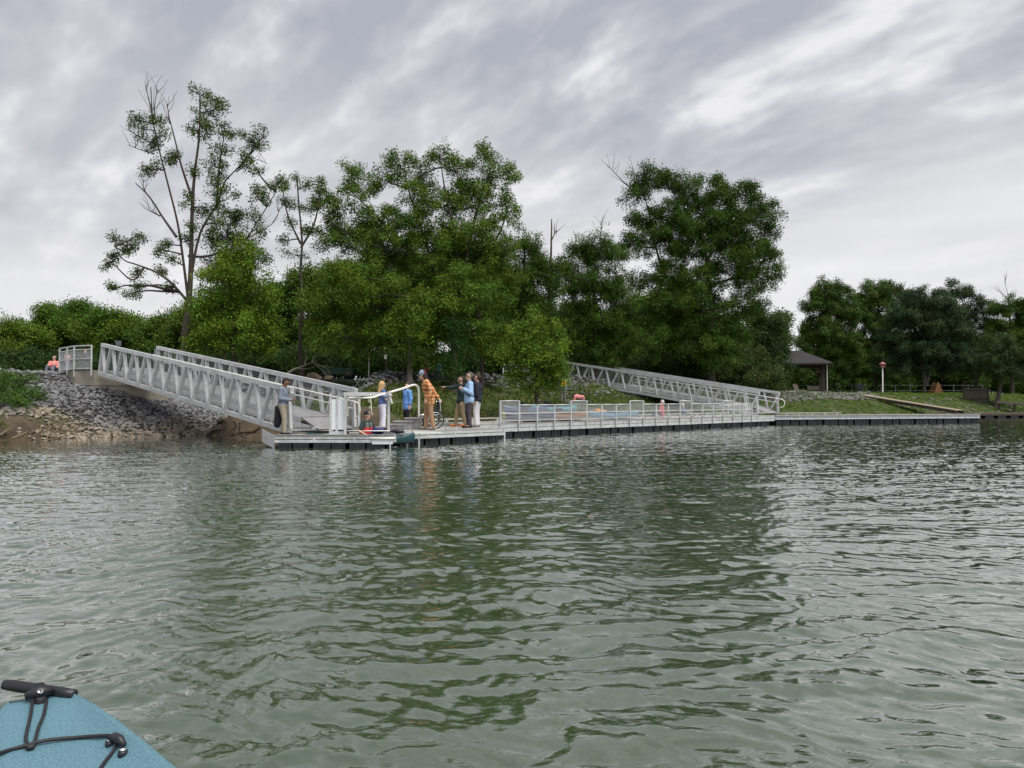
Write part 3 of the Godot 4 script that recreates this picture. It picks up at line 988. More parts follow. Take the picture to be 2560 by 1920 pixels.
	tree("broad_tree", "broad many-stemmed tree with airy crown and ivy-clad trunk behind the group", 47.0, [1137, 960],
		[[[1135, 880], [1140, 800], [1155, 700], [1175, 600], [1200, 500], [1235, 400]], [[1145, 780], [1090, 680, 0.8], [1050, 560, 1.2], [1020, 470, 1.5], [1010, 400, 1.6]], [[1090, 680, 0.8], [1000, 600, 1.2], [930, 530, 1.0], [880, 480, 0.8]], [[1155, 700], [1130, 560, -0.8], [1110, 460, -1.0], [1100, 390, -1.1]], [[1050, 640], [950, 620, -0.5], [850, 570, -1.0], [790, 520, -1.0]], [[1160, 690], [1240, 600, 0.6], [1270, 520, 0.8]]],
		[[850, 520, 55, 40], [800, 500, 40, 40], [905, 480, 50, 36], [880, 430, 36, 30], [960, 450, 40, 36], [1000, 410, 42, 36], [1050, 440, 45, 40], [1100, 400, 46, 36], [1150, 430, 46, 40], [1215, 400, 40, 36], [1225, 460, 50, 46], [1275, 450, 30, 40], [1270, 530, 42, 60], [1180, 520, 60, 50], [1100, 520, 60, 46], [1030, 540, 60, 46], [950, 550, 60, 46], [880, 600, 70, 50], [820, 590, 50, 40], [980, 640, 90, 60], [1090, 630, 90, 60], [1200, 630, 90, 70], [1270, 640, 50, 60], [1250, 720, 70, 50], [900, 575, 70, 40], [1000, 590, 70, 40], [1100, 580, 80, 40], [1200, 580, 80, 40], [1040, 480, 50, 40], [1160, 480, 50, 40]],
		{"radius": 0.28, "fork": 0.42, "color": Color(0.115, 0.19, 0.026), "density": 1.45, "fan": 1.6, "puff": 0.62, "leaf": 0.144})
	tree("leafy_tree", "full green leafy tree left of the broad tree, skirts reaching the stone berm", 44.5, [1025, 965], [[[1024, 900], [1020, 800], [1010, 700]]],
		[[880, 700, 90, 60], [820, 760, 70, 60], [930, 770, 90, 60], [860, 850, 90, 55], [1000, 740, 70, 60], [1040, 820, 90, 60], [960, 860, 80, 50], [1110, 770, 60, 55], [1060, 890, 50, 40]], {"color": mid, "radius": 0.2, "leaf": 0.144, "fan": 2.4, "density": 1.1})
	tree("leafy_tree", "green leafy tree right of the ivy-clad trunk above the brush", 45.0, [1205, 960], [[[1205, 880], [1200, 800]]],
		[[1180, 760, 80, 60], [1210, 840, 80, 50], [1240, 880, 60, 40], [1160, 700, 60, 50]], {"color": mid, "radius": 0.14, "leaf": 0.144, "fan": 2.4, "density": 1.1})
	var ivy := tree("ivy_clad_tree", "thick trunk sheathed in ivy beside the pointing man", 43.5, [1136, 962], [[[1136, 880], [1138, 800]]],
		[[1136, 940, 16, 30], [1134, 900, 17, 30], [1137, 860, 18, 30], [1135, 820, 22, 30]], {"color": Color(0.045, 0.105, 0.02), "radius": 0.28, "puff": 0.5, "leaf": 0.104, "density": 1.3})
	tree("bare_trunk_tree", "pale straight trunk rising by the berm behind the plaid shirt", 43.8, [1024, 962], [[[1024, 900], [1022, 850], [1018, 780]]],
		[[1015, 800, 50, 36], [1040, 770, 40, 36]], {"color": mid, "radius": 0.22, "bark": "bark_pale", "fan": 1.8})
	tree("dark_ivy_tree", "dark ivy-heavy tree left of the broken snag", 53.0, [1310, 950], [[[1308, 850], [1310, 700], [1312, 600]]],
		[[1310, 620, 45, 40], [1330, 680, 50, 50], [1290, 720, 55, 60], [1330, 780, 45, 60], [1280, 820, 60, 60], [1320, 860, 50, 40]], {"color": deep, "radius": 0.25, "fan": 3.0, "density": 1.7})
	tree("broken_snag", "dead broken snag poking up out of an ivy column", 53.0, [1378, 950], [[[1380, 880], [1372, 780], [1375, 700], [1378, 620], [1379, 548]]],
		[[1372, 700, 26, 40], [1350, 650, 20, 22], [1345, 690, 22, 26], [1390, 720, 24, 30], [1368, 770, 32, 44], [1375, 840, 36, 50], [1400, 660, 14, 16]], {"color": deep, "radius": 0.26, "bark": "bark", "fan": 2.8, "density": 1.7, "twigs": [[[1379, 600], [1392, 575], [1390, 590]], [[1350, 640], [1342, 615], [1338, 595]]]})
	tree("round_tree", "dark green round-topped tree between the snag and the great twin-crowned tree", 56.0, [1490, 950], [[[1488, 850], [1485, 720], [1488, 620]]],
		[[1490, 610, 46, 34], [1455, 640, 46, 40], [1530, 650, 50, 46], [1420, 690, 40, 50], [1480, 720, 70, 56], [1540, 740, 50, 50], [1440, 790, 60, 50], [1510, 820, 70, 60], [1420, 850, 60, 50], [1560, 860, 60, 46], [1500, 890, 60, 40]], {"color": deep, "radius": 0.24, "fan": 3.0, "density": 1.7, "twigs": [[[1500, 600], [1503, 570], [1502, 552]]]})
	tree("great_tree", "great twin-crowned dark green tree with dead twigs at its top", 58.0, [1778, 950],
		[[[1776, 880], [1778, 800], [1770, 700], [1760, 620], [1720, 540], [1690, 470]], [[1765, 660], [1800, 580], [1820, 520], [1825, 470]], [[1745, 780], [1670, 700], [1640, 620], [1620, 520], [1600, 470]], [[1770, 720], [1850, 690], [1920, 700]], [[1760, 820], [1690, 780], [1600, 740]]],
		[[1590, 490, 36, 40], [1620, 450, 46, 34], [1670, 450, 56, 34], [1720, 470, 50, 40], [1740, 520, 50, 44], [1680, 530, 60, 46], [1610, 550, 46, 40], [1640, 600, 66, 44], [1580, 610, 46, 34], [1800, 465, 40, 36], [1850, 490, 56, 40], [1900, 540, 54, 44], [1830, 560, 66, 50], [1780, 600, 66, 50], [1880, 610, 60, 50], [1720, 640, 70, 50], [1925, 580, 36, 36], [1930, 690, 40, 34], [1880, 700, 50, 34], [1820, 680, 70, 44], [1660, 690, 70, 44], [1740, 720, 80, 56], [1600, 700, 40, 30], [1680, 780, 80, 50], [1780, 790, 80, 50], [1860, 760, 50, 36], [1895, 770, 40, 26], [1640, 850, 80, 56], [1740, 870, 70, 46], [1575, 790, 46, 40], [1830, 840, 50, 40], [1700, 590, 80, 60], [1790, 530, 60, 60], [1850, 650, 70, 60], [1760, 860, 90, 50], [1800, 900, 70, 36], [1930, 640, 40, 40], [1700, 760, 90, 60]],
		{"radius": 0.32, "color": deep, "density": 1.15, "fan": 2.4, "puff": 0.72, "fork": 0.45, "leaf": 0.152, "twigs": [[[1575, 470], [1550, 445], [1530, 425], [1518, 415]], [[1600, 470], [1590, 440], [1580, 418]], [[1600, 465], [1610, 440], [1616, 430]]]})
	tree("small_tree", "small bright green leafy tree overhanging the upper end of the far gangway", 40.0, [1340, 985], [[[1342, 930], [1340, 860], [1335, 800]]],
		[[1330, 800, 30, 26], [1350, 830, 46, 34], [1300, 850, 40, 34], [1385, 870, 44, 30], [1330, 880, 56, 36], [1280, 900, 34, 30], [1400, 905, 36, 28], [1350, 925, 60, 34], [1300, 940, 40, 28], [1395, 945, 26, 22], [1360, 965, 46, 18]], {"color": bright, "radius": 0.13, "puff": 0.6, "leaf": 0.130, "density": 1.6, "fan": 2.4})
	tree("willow", "weeping willow with hanging strands beside the park shelter", 66.0, [1925, 960], [[[1922, 880], [1920, 820]]],
		[[1900, 830, 40, 40], [1940, 810, 26, 30], [1950, 850, 18, 50], [1930, 890, 36, 50], [1962, 900, 16, 46], [1900, 900, 46, 46], [1955, 940, 18, 34], [1890, 790, 36, 30]], {"color": Color(0.06, 0.105, 0.035), "radius": 0.2, "puff": 0.55, "leaf": 0.160, "density": 1.1})
	tree("rounded_tree", "small rounded dark tree rising behind the willow", 82.0, [1945, 965], [[[1945, 900], [1943, 820]]], [[1938, 810, 36, 34], [1950, 850, 34, 36]], {"color": deep, "radius": 0.2, "leaf": 0.192})
	# wood behind
	var k := 0
	for q in [[500, 760, 74], [590, 690, 70], [680, 720, 72], [770, 670, 70], [850, 660, 74], [950, 620, 72], [1040, 640, 76], [1130, 600, 70], [1215, 620, 74], [1290, 720, 72], [1375, 800, 76], [1440, 760, 74], [1540, 780, 76], [1630, 740, 74], [1720, 770, 78], [1800, 790, 74], [1860, 830, 72]]:
		k += 1
		var x: float = q[0]
		var y: float = q[1]
		tree("forest_tree", "dark forest tree in the unlit wood behind the berm", q[2], [x, 958], [[[x + 4, 900], [x, (y + 940) / 2], [x - 3, y + 20]]],
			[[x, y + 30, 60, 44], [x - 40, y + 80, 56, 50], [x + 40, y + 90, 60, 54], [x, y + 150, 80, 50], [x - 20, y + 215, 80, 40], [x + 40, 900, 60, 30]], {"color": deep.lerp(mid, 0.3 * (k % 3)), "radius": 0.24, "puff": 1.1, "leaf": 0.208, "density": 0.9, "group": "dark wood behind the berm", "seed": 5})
	# left wood
	for q in [[30, 800, 80, 0], [110, 765, 84, 1], [190, 745, 88, 2], [270, 770, 80, 0], [335, 785, 84, 1], [400, 790, 78, 2], [450, 770, 82, 0], [-40, 830, 74, 1]]:
		var x: float = q[0]
		var y: float = q[1]
		tree("edge_tree", "rounded green tree in the low wood behind the riprap mound", q[2], [x, 940], [[[x, 900], [x - 3, y + 30]]],
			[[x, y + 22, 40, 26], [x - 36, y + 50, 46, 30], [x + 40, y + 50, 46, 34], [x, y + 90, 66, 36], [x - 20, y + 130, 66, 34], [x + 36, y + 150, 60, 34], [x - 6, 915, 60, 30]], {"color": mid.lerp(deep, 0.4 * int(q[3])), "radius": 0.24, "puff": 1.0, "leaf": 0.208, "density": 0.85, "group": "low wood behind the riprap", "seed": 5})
	# trees of the park on the right
	tree("park_tree", "tall green tree right behind the park shelter", 98.0, [2062, 985], [[[2062, 900], [2062, 760]]], [[2068, 725, 40, 34], [2040, 770, 46, 44], [2095, 780, 50, 50], [2055, 830, 56, 46], [2020, 870, 36, 56], [2100, 850, 50, 50], [2070, 900, 60, 36], [2120, 900, 40, 40], [2110, 735, 26, 24], [2030, 925, 40, 24]], {"color": Color(0.075, 0.135, 0.026), "radius": 0.3, "puff": 1.1, "leaf": 0.216, "fan": 2.6, "density": 0.8})
	tree("park_tree", "green tree with a spiky top behind the birdhouse pole", 100.0, [2190, 985], [[[2190, 900], [2195, 780]]], [[2200, 720, 36, 26], [2175, 750, 46, 36], [2235, 745, 46, 34], [2160, 800, 46, 44], [2215, 810, 56, 44], [2170, 870, 56, 46], [2230, 880, 50, 46], [2190, 930, 60, 26], [2275, 770, 36, 34]], {"color": Color(0.075, 0.135, 0.026), "radius": 0.3, "puff": 1.1, "leaf": 0.216, "fan": 2.6, "density": 0.8})
	tree("park_tree", "grey-green willowy tree with three pale stems on the park lawn", 86.0, [2312, 985], [[[2308, 940], [2295, 860], [2280, 790]], [[2314, 960], [2316, 880], [2325, 780]], [[2316, 965], [2340, 880], [2370, 800]]], [[2300, 745, 46, 26], [2270, 790, 56, 40], [2345, 770, 60, 36], [2310, 820, 70, 40], [2240, 850, 50, 40], [2380, 830, 56, 44], [2300, 870, 80, 36], [2390, 890, 60, 34], [2235, 910, 50, 26], [2345, 920, 60, 20]], {"color": Color(0.05, 0.085, 0.035), "radius": 0.16, "fork": 0.9, "puff": 0.9, "leaf": 0.192, "fan": 2.6, "bark": "bark_pale"})
	tree("park_tree", "open-topped grey-green tree above the wooden screen", 95.0, [2440, 985], [[[2440, 900], [2420, 780]]], [[2385, 715, 24, 18], [2360, 735, 26, 16], [2410, 735, 30, 24], [2440, 755, 30, 24], [2400, 790, 50, 34], [2450, 820, 50, 44], [2470, 770, 20, 22], [2430, 880, 60, 44], [2460, 920, 46, 26]], {"color": Color(0.05, 0.08, 0.03), "radius": 0.26, "puff": 0.9, "leaf": 0.200, "fan": 2.0, "density": 0.8})
	tree("park_tree", "dark tree with a dead leader at the far end of the park", 92.0, [2530, 985], [[[2530, 900], [2525, 800], [2520, 740]]], [[2500, 770, 28, 30], [2545, 770, 36, 34], [2515, 830, 50, 44], [2580, 800, 46, 60], [2480, 870, 36, 40], [2550, 890, 60, 44], [2610, 860, 46, 70]], {"color": deep, "radius": 0.26, "puff": 0.9, "leaf": 0.200, "fan": 2.4, "twigs": [[[2525, 800], [2520, 740], [2512, 705], [2515, 695]], [[2520, 750], [2500, 730], [2492, 722]]]})
	tree("park_tree", "loose low willowy tree leaning over the wooden screen and bank", 76.0, [2490, 1000], [[[2500, 970], [2510, 930], [2500, 880]]], [[2490, 860, 40, 30], [2530, 890, 40, 34], [2470, 905, 40, 34], [2540, 940, 40, 26], [2580, 900, 40, 44], [2500, 930, 46, 20]], {"color": Color(0.06, 0.1, 0.035), "radius": 0.28, "puff": 0.7, "leaf": 0.176, "fan": 2.2})
	for q in [[2130, 905, 120], [2260, 890, 118], [2360, 880, 120], [2450, 880, 116], [2560, 880, 118], [2010, 925, 125]]:
		var x: float = q[0]
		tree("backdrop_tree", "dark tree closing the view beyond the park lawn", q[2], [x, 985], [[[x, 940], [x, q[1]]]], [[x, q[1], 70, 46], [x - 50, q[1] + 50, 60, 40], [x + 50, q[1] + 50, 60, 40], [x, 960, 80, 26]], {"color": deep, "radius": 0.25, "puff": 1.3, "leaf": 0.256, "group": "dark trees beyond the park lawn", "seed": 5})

# ------------------------------------------------------------------ stones
func stone_mesh(sd: int) -> ArrayMesh:
	# an angular quarry stone: a box of corner points pulled about, flat facets
	var r := RandomNumberGenerator.new()
	r.seed = sd
	var pts := []
	for i in 15:
		pts.append(Vector3(r.randfn(), r.randfn(), r.randfn()).normalized() * r.randf_range(0.85, 1.1) * Vector3(1.0, 0.62, 0.8))
	# convex hull by brute force
	var st := begin()
	st.set_smooth_group(-1)
	var n := pts.size()
	for i in n:
		for j in range(i + 1, n):
			for k in range(j + 1, n):
				var nn: Vector3 = (pts[j] - pts[i]).cross(pts[k] - pts[i])
				if nn.length() < 1e-5:
					continue
				var pos := 0
				var neg := 0
				for q in n:
					if q == i or q == j or q == k:
						continue
					if nn.dot(pts[q] - pts[i]) > 0.0: pos += 1
					else: neg += 1
				if pos == 0:
					for v in [pts[i], pts[k], pts[j]]: st.add_vertex(v)
				elif neg == 0:
					for v in [pts[i], pts[j], pts[k]]: st.add_vertex(v)
	st.generate_normals()
	return st.commit()

var stone_shapes := []
var stone_mats := {}

func stone_mat(c: Color) -> StandardMaterial3D:
	var key := "stone_%d_%d" % [int(c.r * 60), int(c.b * 60)]
	if not stone_mats.has(key):
		var m := mat(key, c.r, c.g, c.b, 0.9)
		m.albedo_texture = M.stone.albedo_texture
		m.uv1_triplanar = true
		m.uv1_world_triplanar = true
		m.uv1_scale = Vector3.ONE * 1.3
		stone_mats[key] = m
	return stone_mats[key]

func stones(parent: Node3D, spots: Array, keep: int) -> void:
	# spots: [position, size, colour]; the nearest become stones of their own, the rest one mass
	spots.sort_custom(func(a, b): return a[1] / a[0].distance_to(EYE) > b[1] / b[0].distance_to(EYE))
	var c := {}
	for i in spots.size():
		var s: Array = spots[i]
		var b := Basis.from_euler(Vector3(rng.randf_range(-0.5, 0.5), rng.randf() * TAU, rng.randf_range(-0.5, 0.5))).scaled(Vector3(1.0, rng.randf_range(0.7, 1.1), rng.randf_range(0.7, 1.1)) * s[1])
		var k := rng.randi() % stone_shapes.size()
		var p: Vector3 = s[0] - parent.position
		if i < keep:
			var o := put(stone_shapes[k], "stone", stone_mat(s[2]), parent)
			o.transform = Transform3D(b, p)
		else:
			if not c.has(k):
				c[k] = PackedFloat32Array()
			c[k].append_array([b.x.x, b.y.x, b.z.x, p.x, b.x.y, b.y.y, b.z.y, p.y, b.x.z, b.y.z, b.z.z, p.z, s[2].r, s[2].g, s[2].b, 1.0])
	for k in c:
		var mm := MultiMesh.new()
		mm.transform_format = MultiMesh.TRANSFORM_3D
		mm.use_colors = true
		mm.mesh = stone_shapes[k]
		mm.instance_count = c[k].size() / 16
		mm.buffer = c[k]
		var o := MultiMeshInstance3D.new()
		o.name = "small_stones"
		o.multimesh = mm
		o.material_override = M.stone
		o.set_meta("kind", "stuff")
		parent.add_child(o, true)

func make_riprap() -> void:
	for i in 4:
		stone_shapes.append(stone_mesh(40 + i))
	var t := thing("riprap_slope", "slope of dark grey quarry stones, tan near the waterline, under the launch gangway", "riprap", Vector3(-17, 0, -32))
	t.set_meta("kind", "structure")
	var spots := []
	for i in 15000:
		var x := rng.randf_range(-31.0, -11.0)
		var r := rng.randf_range(-0.3, 10.5)
		var z := -(26.5 + 0.675 * (x + 17.7) + r / 0.829)
		var rr := inland(x, z)
		if rr < -0.2 or rr > 10.0:
			continue
		var left := lerpf(-17.0, -14.0, rr / 3.0) if rr < 3.0 else -40.0
		left = -17.5 + 0.0 * rr if rr < 2.0 else (lerpf(-17.5, -40.0, (rr - 2.0) / 2.5) if rr < 4.5 else -40.0)
		if x < left + noise_a.get_noise_2d(x * 2.0, z * 2.0) * 1.0:
			if rng.randf() > 0.06:
				continue
		if x > -11.9 - rr * 0.05 + noise_a.get_noise_2d(z * 3.0, 4.0) * 0.4:
			continue
		if x > -18.4 and rr > 9.0:
			continue
		var size := rng.randf_range(0.06, 0.13)
		if rng.randf() < 0.06:
			size *= 1.7
		var tan := smoothstep(4.4, 2.2, rr + noise_a.get_noise_2d(x, z) * 2.0)
		var k := rng.randf_range(0.65, 1.35)
		var c := Color(0.25, 0.252, 0.262) * k
		if rng.randf() < 0.07:
			c = Color(0.36, 0.36, 0.37)
		c = c.lerp(Color(0.35, 0.30, 0.235) * rng.randf_range(0.65, 1.3), tan)
		spots.append([Vector3(x, ground_height(x, z) + size * 0.25, z), size, c])
	stones(t, spots, 300)
	# berm of stones along the top of the bank
	t = thing("stone_berm", "low berm of grey stones along the top of the grass bank", "riprap", Vector3(-2, 0, -46))
	t.set_meta("kind", "structure")
	spots = []
	for i in 2600:
		var x := rng.randf_range(-15.0, 9.0)
		var r := 9.2 + rng.randf_range(-1.0, 1.0) + rng.randf_range(-0.6, 0.6)
		if x > 1.0:
			r -= rng.randf() * rng.randf() * 4.0
		var z := -(26.5 + 0.675 * (x + 17.7) + r / 0.829)
		var size := rng.randf_range(0.10, 0.20)
		var lift := 0.42 * maxf(0.0, 1.0 - absf(r - 9.2) / 1.1) * rng.randf()
		spots.append([Vector3(x, ground_height(x, z) + size * 0.3 + lift, z), size, Color(0.17, 0.17, 0.18) * rng.randf_range(0.6, 1.7)])
	stones(t, spots, 260)
	t = thing("stone_bank", "scattered pale stones on the park bank below the shelter and along its shore", "riprap", Vector3(30, 0, -60))
	t.set_meta("kind", "structure")
	spots = []
	for i in 5000:
		var x := rng.randf_range(14.0, 52.0)
		var top := rng.randf() < 0.5
		var r := rng.randf_range(6.5, 9.8) if top else rng.randf_range(-0.2, 1.8)
		if top and x > 34.0:
			if rng.randf() < 0.85: continue
			r = rng.randf_range(2.0, 8.0)
		var z := -(26.5 + 0.675 * (x + 17.7) + r / 0.829)
		var size := rng.randf_range(0.10, 0.2)
		var c := Color(0.24, 0.235, 0.23) if top else Color(0.30, 0.25, 0.17)
		spots.append([Vector3(x, ground_height(x, z) + size * 0.25, z), size, c * rng.randf_range(0.6, 1.4)])
	stones(t, spots, 120)

# ------------------------------------------------------------------ shrubs, grass, driftwood
func blade_mesh(n: int, h: float, spread: float, sd: int) -> ArrayMesh:
	var r := RandomNumberGenerator.new()
	r.seed = sd
	var v := PackedVector3Array()
	var nn := PackedVector3Array()
	var c := PackedColorArray()
	var idx := PackedInt32Array()
	for i in n:
		var a := r.randf() * TAU
		var o := Vector3(cos(a), 0, sin(a)) * spread * sqrt(r.randf())
		var lean := Vector3(r.randfn(), 0, r.randfn()) * 0.32
		var hh := h * r.randf_range(0.5, 1.15)
		var s := Vector3(cos(a + 1.3), 0, sin(a + 1.3)) * h * 0.035
		var b := v.size()
		v.append_array([o - s, o + s, o + Vector3.UP * hh * 0.6 + lean * hh * 0.35, o + Vector3.UP * hh * 0.95 + lean * hh])
		var k := r.randf_range(0.75, 1.3)
		for q in 4:
			nn.append((Vector3.UP + lean * 0.6 + s.cross(Vector3.UP).normalized() * 0.5).normalized())
			c.append(Color(k, k, k * 0.9))
		idx.append_array([b, b + 2, b + 1, b + 1, b + 2, b + 3])
	return arrays(v, nn, c, idx)

func shrub(called: String, label: String, x: float, z: float, w: float, h: float, col: Color, group := "", leaf := 0.09, dens := 1.0) -> Node3D:
	var p := Vector3(x, ground_height(x, z) - 0.05, z)
	var t := thing(called, label, "shrub", p, 0.0, group)
	var c := Crown.new()
	var st := begin()
	var n := int(5 + w * h * 3.0)
	for i in n:
		var a := rng.randf() * TAU
		var rr := sqrt(rng.randf()) * w * 0.5
		var q := Vector3(cos(a) * rr, h * rng.randf_range(0.25, 0.92) * (1.0 - 0.4 * pow(rr / (w * 0.5), 2.0)), sin(a) * rr)
		limb(st, Vector3(q.x * 0.2, 0, q.z * 0.2), q, 0.022, 0.008, 0.15, 3, 4)
		var s := rng.randf_range(0.28, 0.55) * minf(1.0, h)
		puff(c, q, Vector3(s, s * 0.75, s), 1.2 * dens * 0.09 / leaf, col)
	commit(st, "stems", M.bark, t)
	commit_crown(c, leaf_spray(12, leaf, leaf * 2.4, 8), "foliage", t)
	return t

func make_bank_growth() -> void:
	# grass on the bank
	var sets := [[blade_mesh(22, 0.13, 0.2, 2), PackedFloat32Array()], [blade_mesh(18, 0.27, 0.2, 4), PackedFloat32Array()]]
	for i in 80000:
		var x := rng.randf_range(-32.0, 62.0)
		var r := rng.randf_range(0.7, 13.0) if x < 20.0 else rng.randf_range(1.0, 26.0)
		var z := -(26.5 + 0.675 * (x + 17.7) + r / 0.829)
		if absf(x / -z) > 0.74:
			continue
		var n := noise_a.get_noise_2d(x * 1.5 + 20.0, z * 1.5)
		if x < -11.5:
			if r > 4.6 or x > -16.5 - r * 1.2:
				continue
		if x < -6.0 and x > -12.0 and r < 2.5 + n:
			continue
		if n < -0.25:
			continue
		var k := 1 if rng.randf() < (0.22 + n * 0.3 if x < 14.0 else 0.04) else 0
		var g := Color(0.085, 0.14, 0.028).lerp(Color(0.17, 0.19, 0.06), clampf(0.4 + n * 0.8 + rng.randfn() * 0.15, 0.0, 1.0))
		if x > 12.0:
			g = g.lerp(Color(0.11, 0.20, 0.03), 0.6)
		var s := rng.randf_range(0.6, 1.3)
		var b := Basis(Vector3.UP, rng.randf() * TAU).scaled(Vector3.ONE * s)
		var p := Vector3(x, ground_height(x, z) - 0.03, z)
		sets[k][1].append_array([b.x.x, b.y.x, b.z.x, p.x, b.x.y, b.y.y, b.z.y, p.y, b.x.z, b.y.z, b.z.z, p.z, g.r, g.g, g.b, 1.0])
	for s in sets:
		var mm := MultiMesh.new()
		mm.transform_format = MultiMesh.TRANSFORM_3D
		mm.use_colors = true
		mm.mesh = s[0]
		mm.instance_count = s[1].size() / 16
		mm.buffer = s[1]
		var o := MultiMeshInstance3D.new()
		o.name = numbered("grass")
		o.multimesh = mm
		o.material_override = M.leaf
		add_child(o)
		tag(o, "short meadow grass covering the bank" if s == sets[0] else "longer tufts of grass on the bank", "grass", "", "stuff")
	var olive := Color(0.085, 0.10, 0.035)
	var green := Color(0.06, 0.115, 0.024)
	var dark := Color(0.035, 0.07, 0.018)
	# brush between the group and the small tree
	for q in [[1085, 37.5, 1.6, 1.3], [1120, 36.0, 1.7, 1.3], [1160, 37.0, 2.0, 1.5], [1205, 38.0, 2.2, 1.7], [1250, 38.5, 2.2, 1.6], [1290, 40.0, 2.4, 1.6], [1180, 35.0, 1.8, 1.0], [1230, 36.0, 2.0, 1.1], [1330, 40.5, 2.2, 1.3], [1275, 37.5, 2.0, 1.0]]:
		var p := at(q[0], 1000, q[1])
		shrub("brush_shrub", "olive brush on the mud bank behind the low cream platform", p.x, p.z, q[2], q[3], olive, "brush behind the platforms", 0.085)
	for q in [[1350, 41.5, 2.0, 1.2], [1385, 43.5, 2.2, 1.1], [1540, 54.0, 2.0, 1.4]]:
		var p := at(q[0], 1000, q[1])
		shrub("bush", "dark green bush low on the bank behind the railing", p.x, p.z, q[2], q[3], dark, "dark bushes behind the railing", 0.10)
	for q in [[1610, 63.0, 4.0, 3.2], [1680, 62.0, 5.0, 3.8], [1745, 63.0, 5.0, 4.0], [1815, 64.0, 5.0, 4.2], [1870, 65.0, 5.0, 4.6], [1905, 61.0, 3.4, 3.0]]:
		var p := at(q[0], 1000, q[1])
		shrub("tall_shrub", "tall spreading shrub behind the far gangway's lower half", p.x, p.z, q[2], q[3], Color(0.07, 0.105, 0.03), "shrubs behind the far gangway", 0.16, 1.3)
	var x := 490.0
	while x < 1330.0:
		var d := rng.randf_range(52.0, 58.0)
		var p := at(x, 950, d)
		shrub("understory_bush", "dark undergrowth bush in the wood's edge behind the berm", p.x, p.z, rng.randf_range(3.0, 4.5), rng.randf_range(2.0, 3.6), green.lerp(dark, rng.randf_range(0.3, 1.0)), "undergrowth along the wood's edge", 0.17, 1.1)
		x += rng.randf_range(36.0, 60.0)
	x = 1380.0
	while x < 1900.0:
		var p := at(x, 950, rng.randf_range(66.0, 72.0))
		shrub("understory_bush", "dark undergrowth bush behind the far gangway and its shrubs", p.x, p.z, 4.5, rng.randf_range(2.6, 4.0), dark, "undergrowth behind the far gangway", 0.2, 1.1)
		x += 48.0
	x = -20.0
	while x < 470.0:
		var p := at(x, 930, rng.randf_range(58.0, 66.0))
		shrub("understory_bush", "dark undergrowth bush below the low wood behind the riprap mound", p.x, p.z, 4.5, rng.randf_range(2.0, 3.4), dark, "undergrowth behind the riprap", 0.2, 1.1)
		x += 44.0
	# vegetated cut bank at the left
	for q in [[20, 29.5, 1.3, 0.75], [60, 30.2, 1.3, 0.7], [5, 31.0, 1.6, 1.1], [40, 31.8, 1.5, 0.9], [95, 31.0, 0.9, 0.5], [-30, 30.0, 1.6, 1.0]]:
		var p := at(q[0], 1000, q[1])
		shrub("bank_weed", "bright weeds drooping over the eroded bank below the riprap", p.x, p.z, q[2], q[3], Color(0.065, 0.13, 0.022), "weeds on the eroded bank", 0.08)
	# roots and driftwood under the gangway
	var t := thing("exposed_roots", "tangle of exposed tree roots in the eroded mud under the launch gangway", "roots", Vector3(-10.6, 0, -30.4))
	for q in [[[580, 1090, 29.0], [572, 1081, 29.3], [600, 1090, 28.6], [614, 1096, 28.3]], [[600, 1058, 30.2], [598, 1075, 29.8], [606, 1090, 29.0]], [[650, 1070, 29.2], [630, 1082, 29.0], [612, 1088, 28.8]], [[560, 1070, 30.0], [553, 1083, 29.8], [560, 1092, 29.2]], [[640, 1080, 29.0], [600, 1083, 29.2], [570, 1094, 29.0]], [[585, 1055, 30.4], [590, 1068, 30.1], [575, 1078, 29.9]]]:
		var pts := []
		for s in q:
			pts.append(at(s[0], s[1], s[2]) - t.position)
		var st := begin()
		tube(st, curve(pts, 4), [0.05, 0.045, 0.04, 0.035, 0.03, 0.03, 0.025, 0.02], 6)
		commit(st, "root", M.root_wood, t)
	t = thing("root_clump", "eroded clump of roots and mud at the water's edge left of the riprap", "roots", Vector3(-16.3, 0, -27.6))
	for i in 9:
		var a := Vector3(rng.randf_range(-0.9, 0.9), rng.randf_range(0.35, 0.8), rng.randf_range(-0.5, 0.3))
		var b := Vector3(a.x + rng.randf_range(-0.4, 0.4), -0.05, a.z + rng.randf_range(0.1, 0.6))
		var st := begin()
		limb(st, a, b, 0.028, 0.012, 0.35, 5, 5)
		commit(st, "root", M.root_wood, t)
	for q in [[[0, 1088, 27.4], [32, 1070, 27.8]], [[30, 1096, 27.0], [70, 1080, 27.4]]]:
		var st := begin()
		var a := at(q[0][0], q[0][1], q[0][2])
		limb(st, a - t.position, at(q[1][0], q[1][1], q[1][2]) - t.position, 0.05, 0.03, 0.05)
		commit(st, "root", M.root_wood, t)
	# fallen bare branch by the berm
	t = thing("fallen_branch", "bare grey fallen branch lying on the berm above the gangway rail", "branch", Vector3(-10.6, 0, -45.4))
	var main := []
	for s in [[705, 945], [735, 924], [760, 915], [780, 907], [792, 915], [812, 932], [816, 945]]:
		main.append(at(s[0], s[1], 45.0) - t.position)
	var st := begin()
	tube(st, curve(main, 4), [0.10, 0.09, 0.085, 0.08, 0.07, 0.06, 0.05, 0.04, 0.035, 0.03], 6)
	commit(st, "stem", M.dead_wood, t)
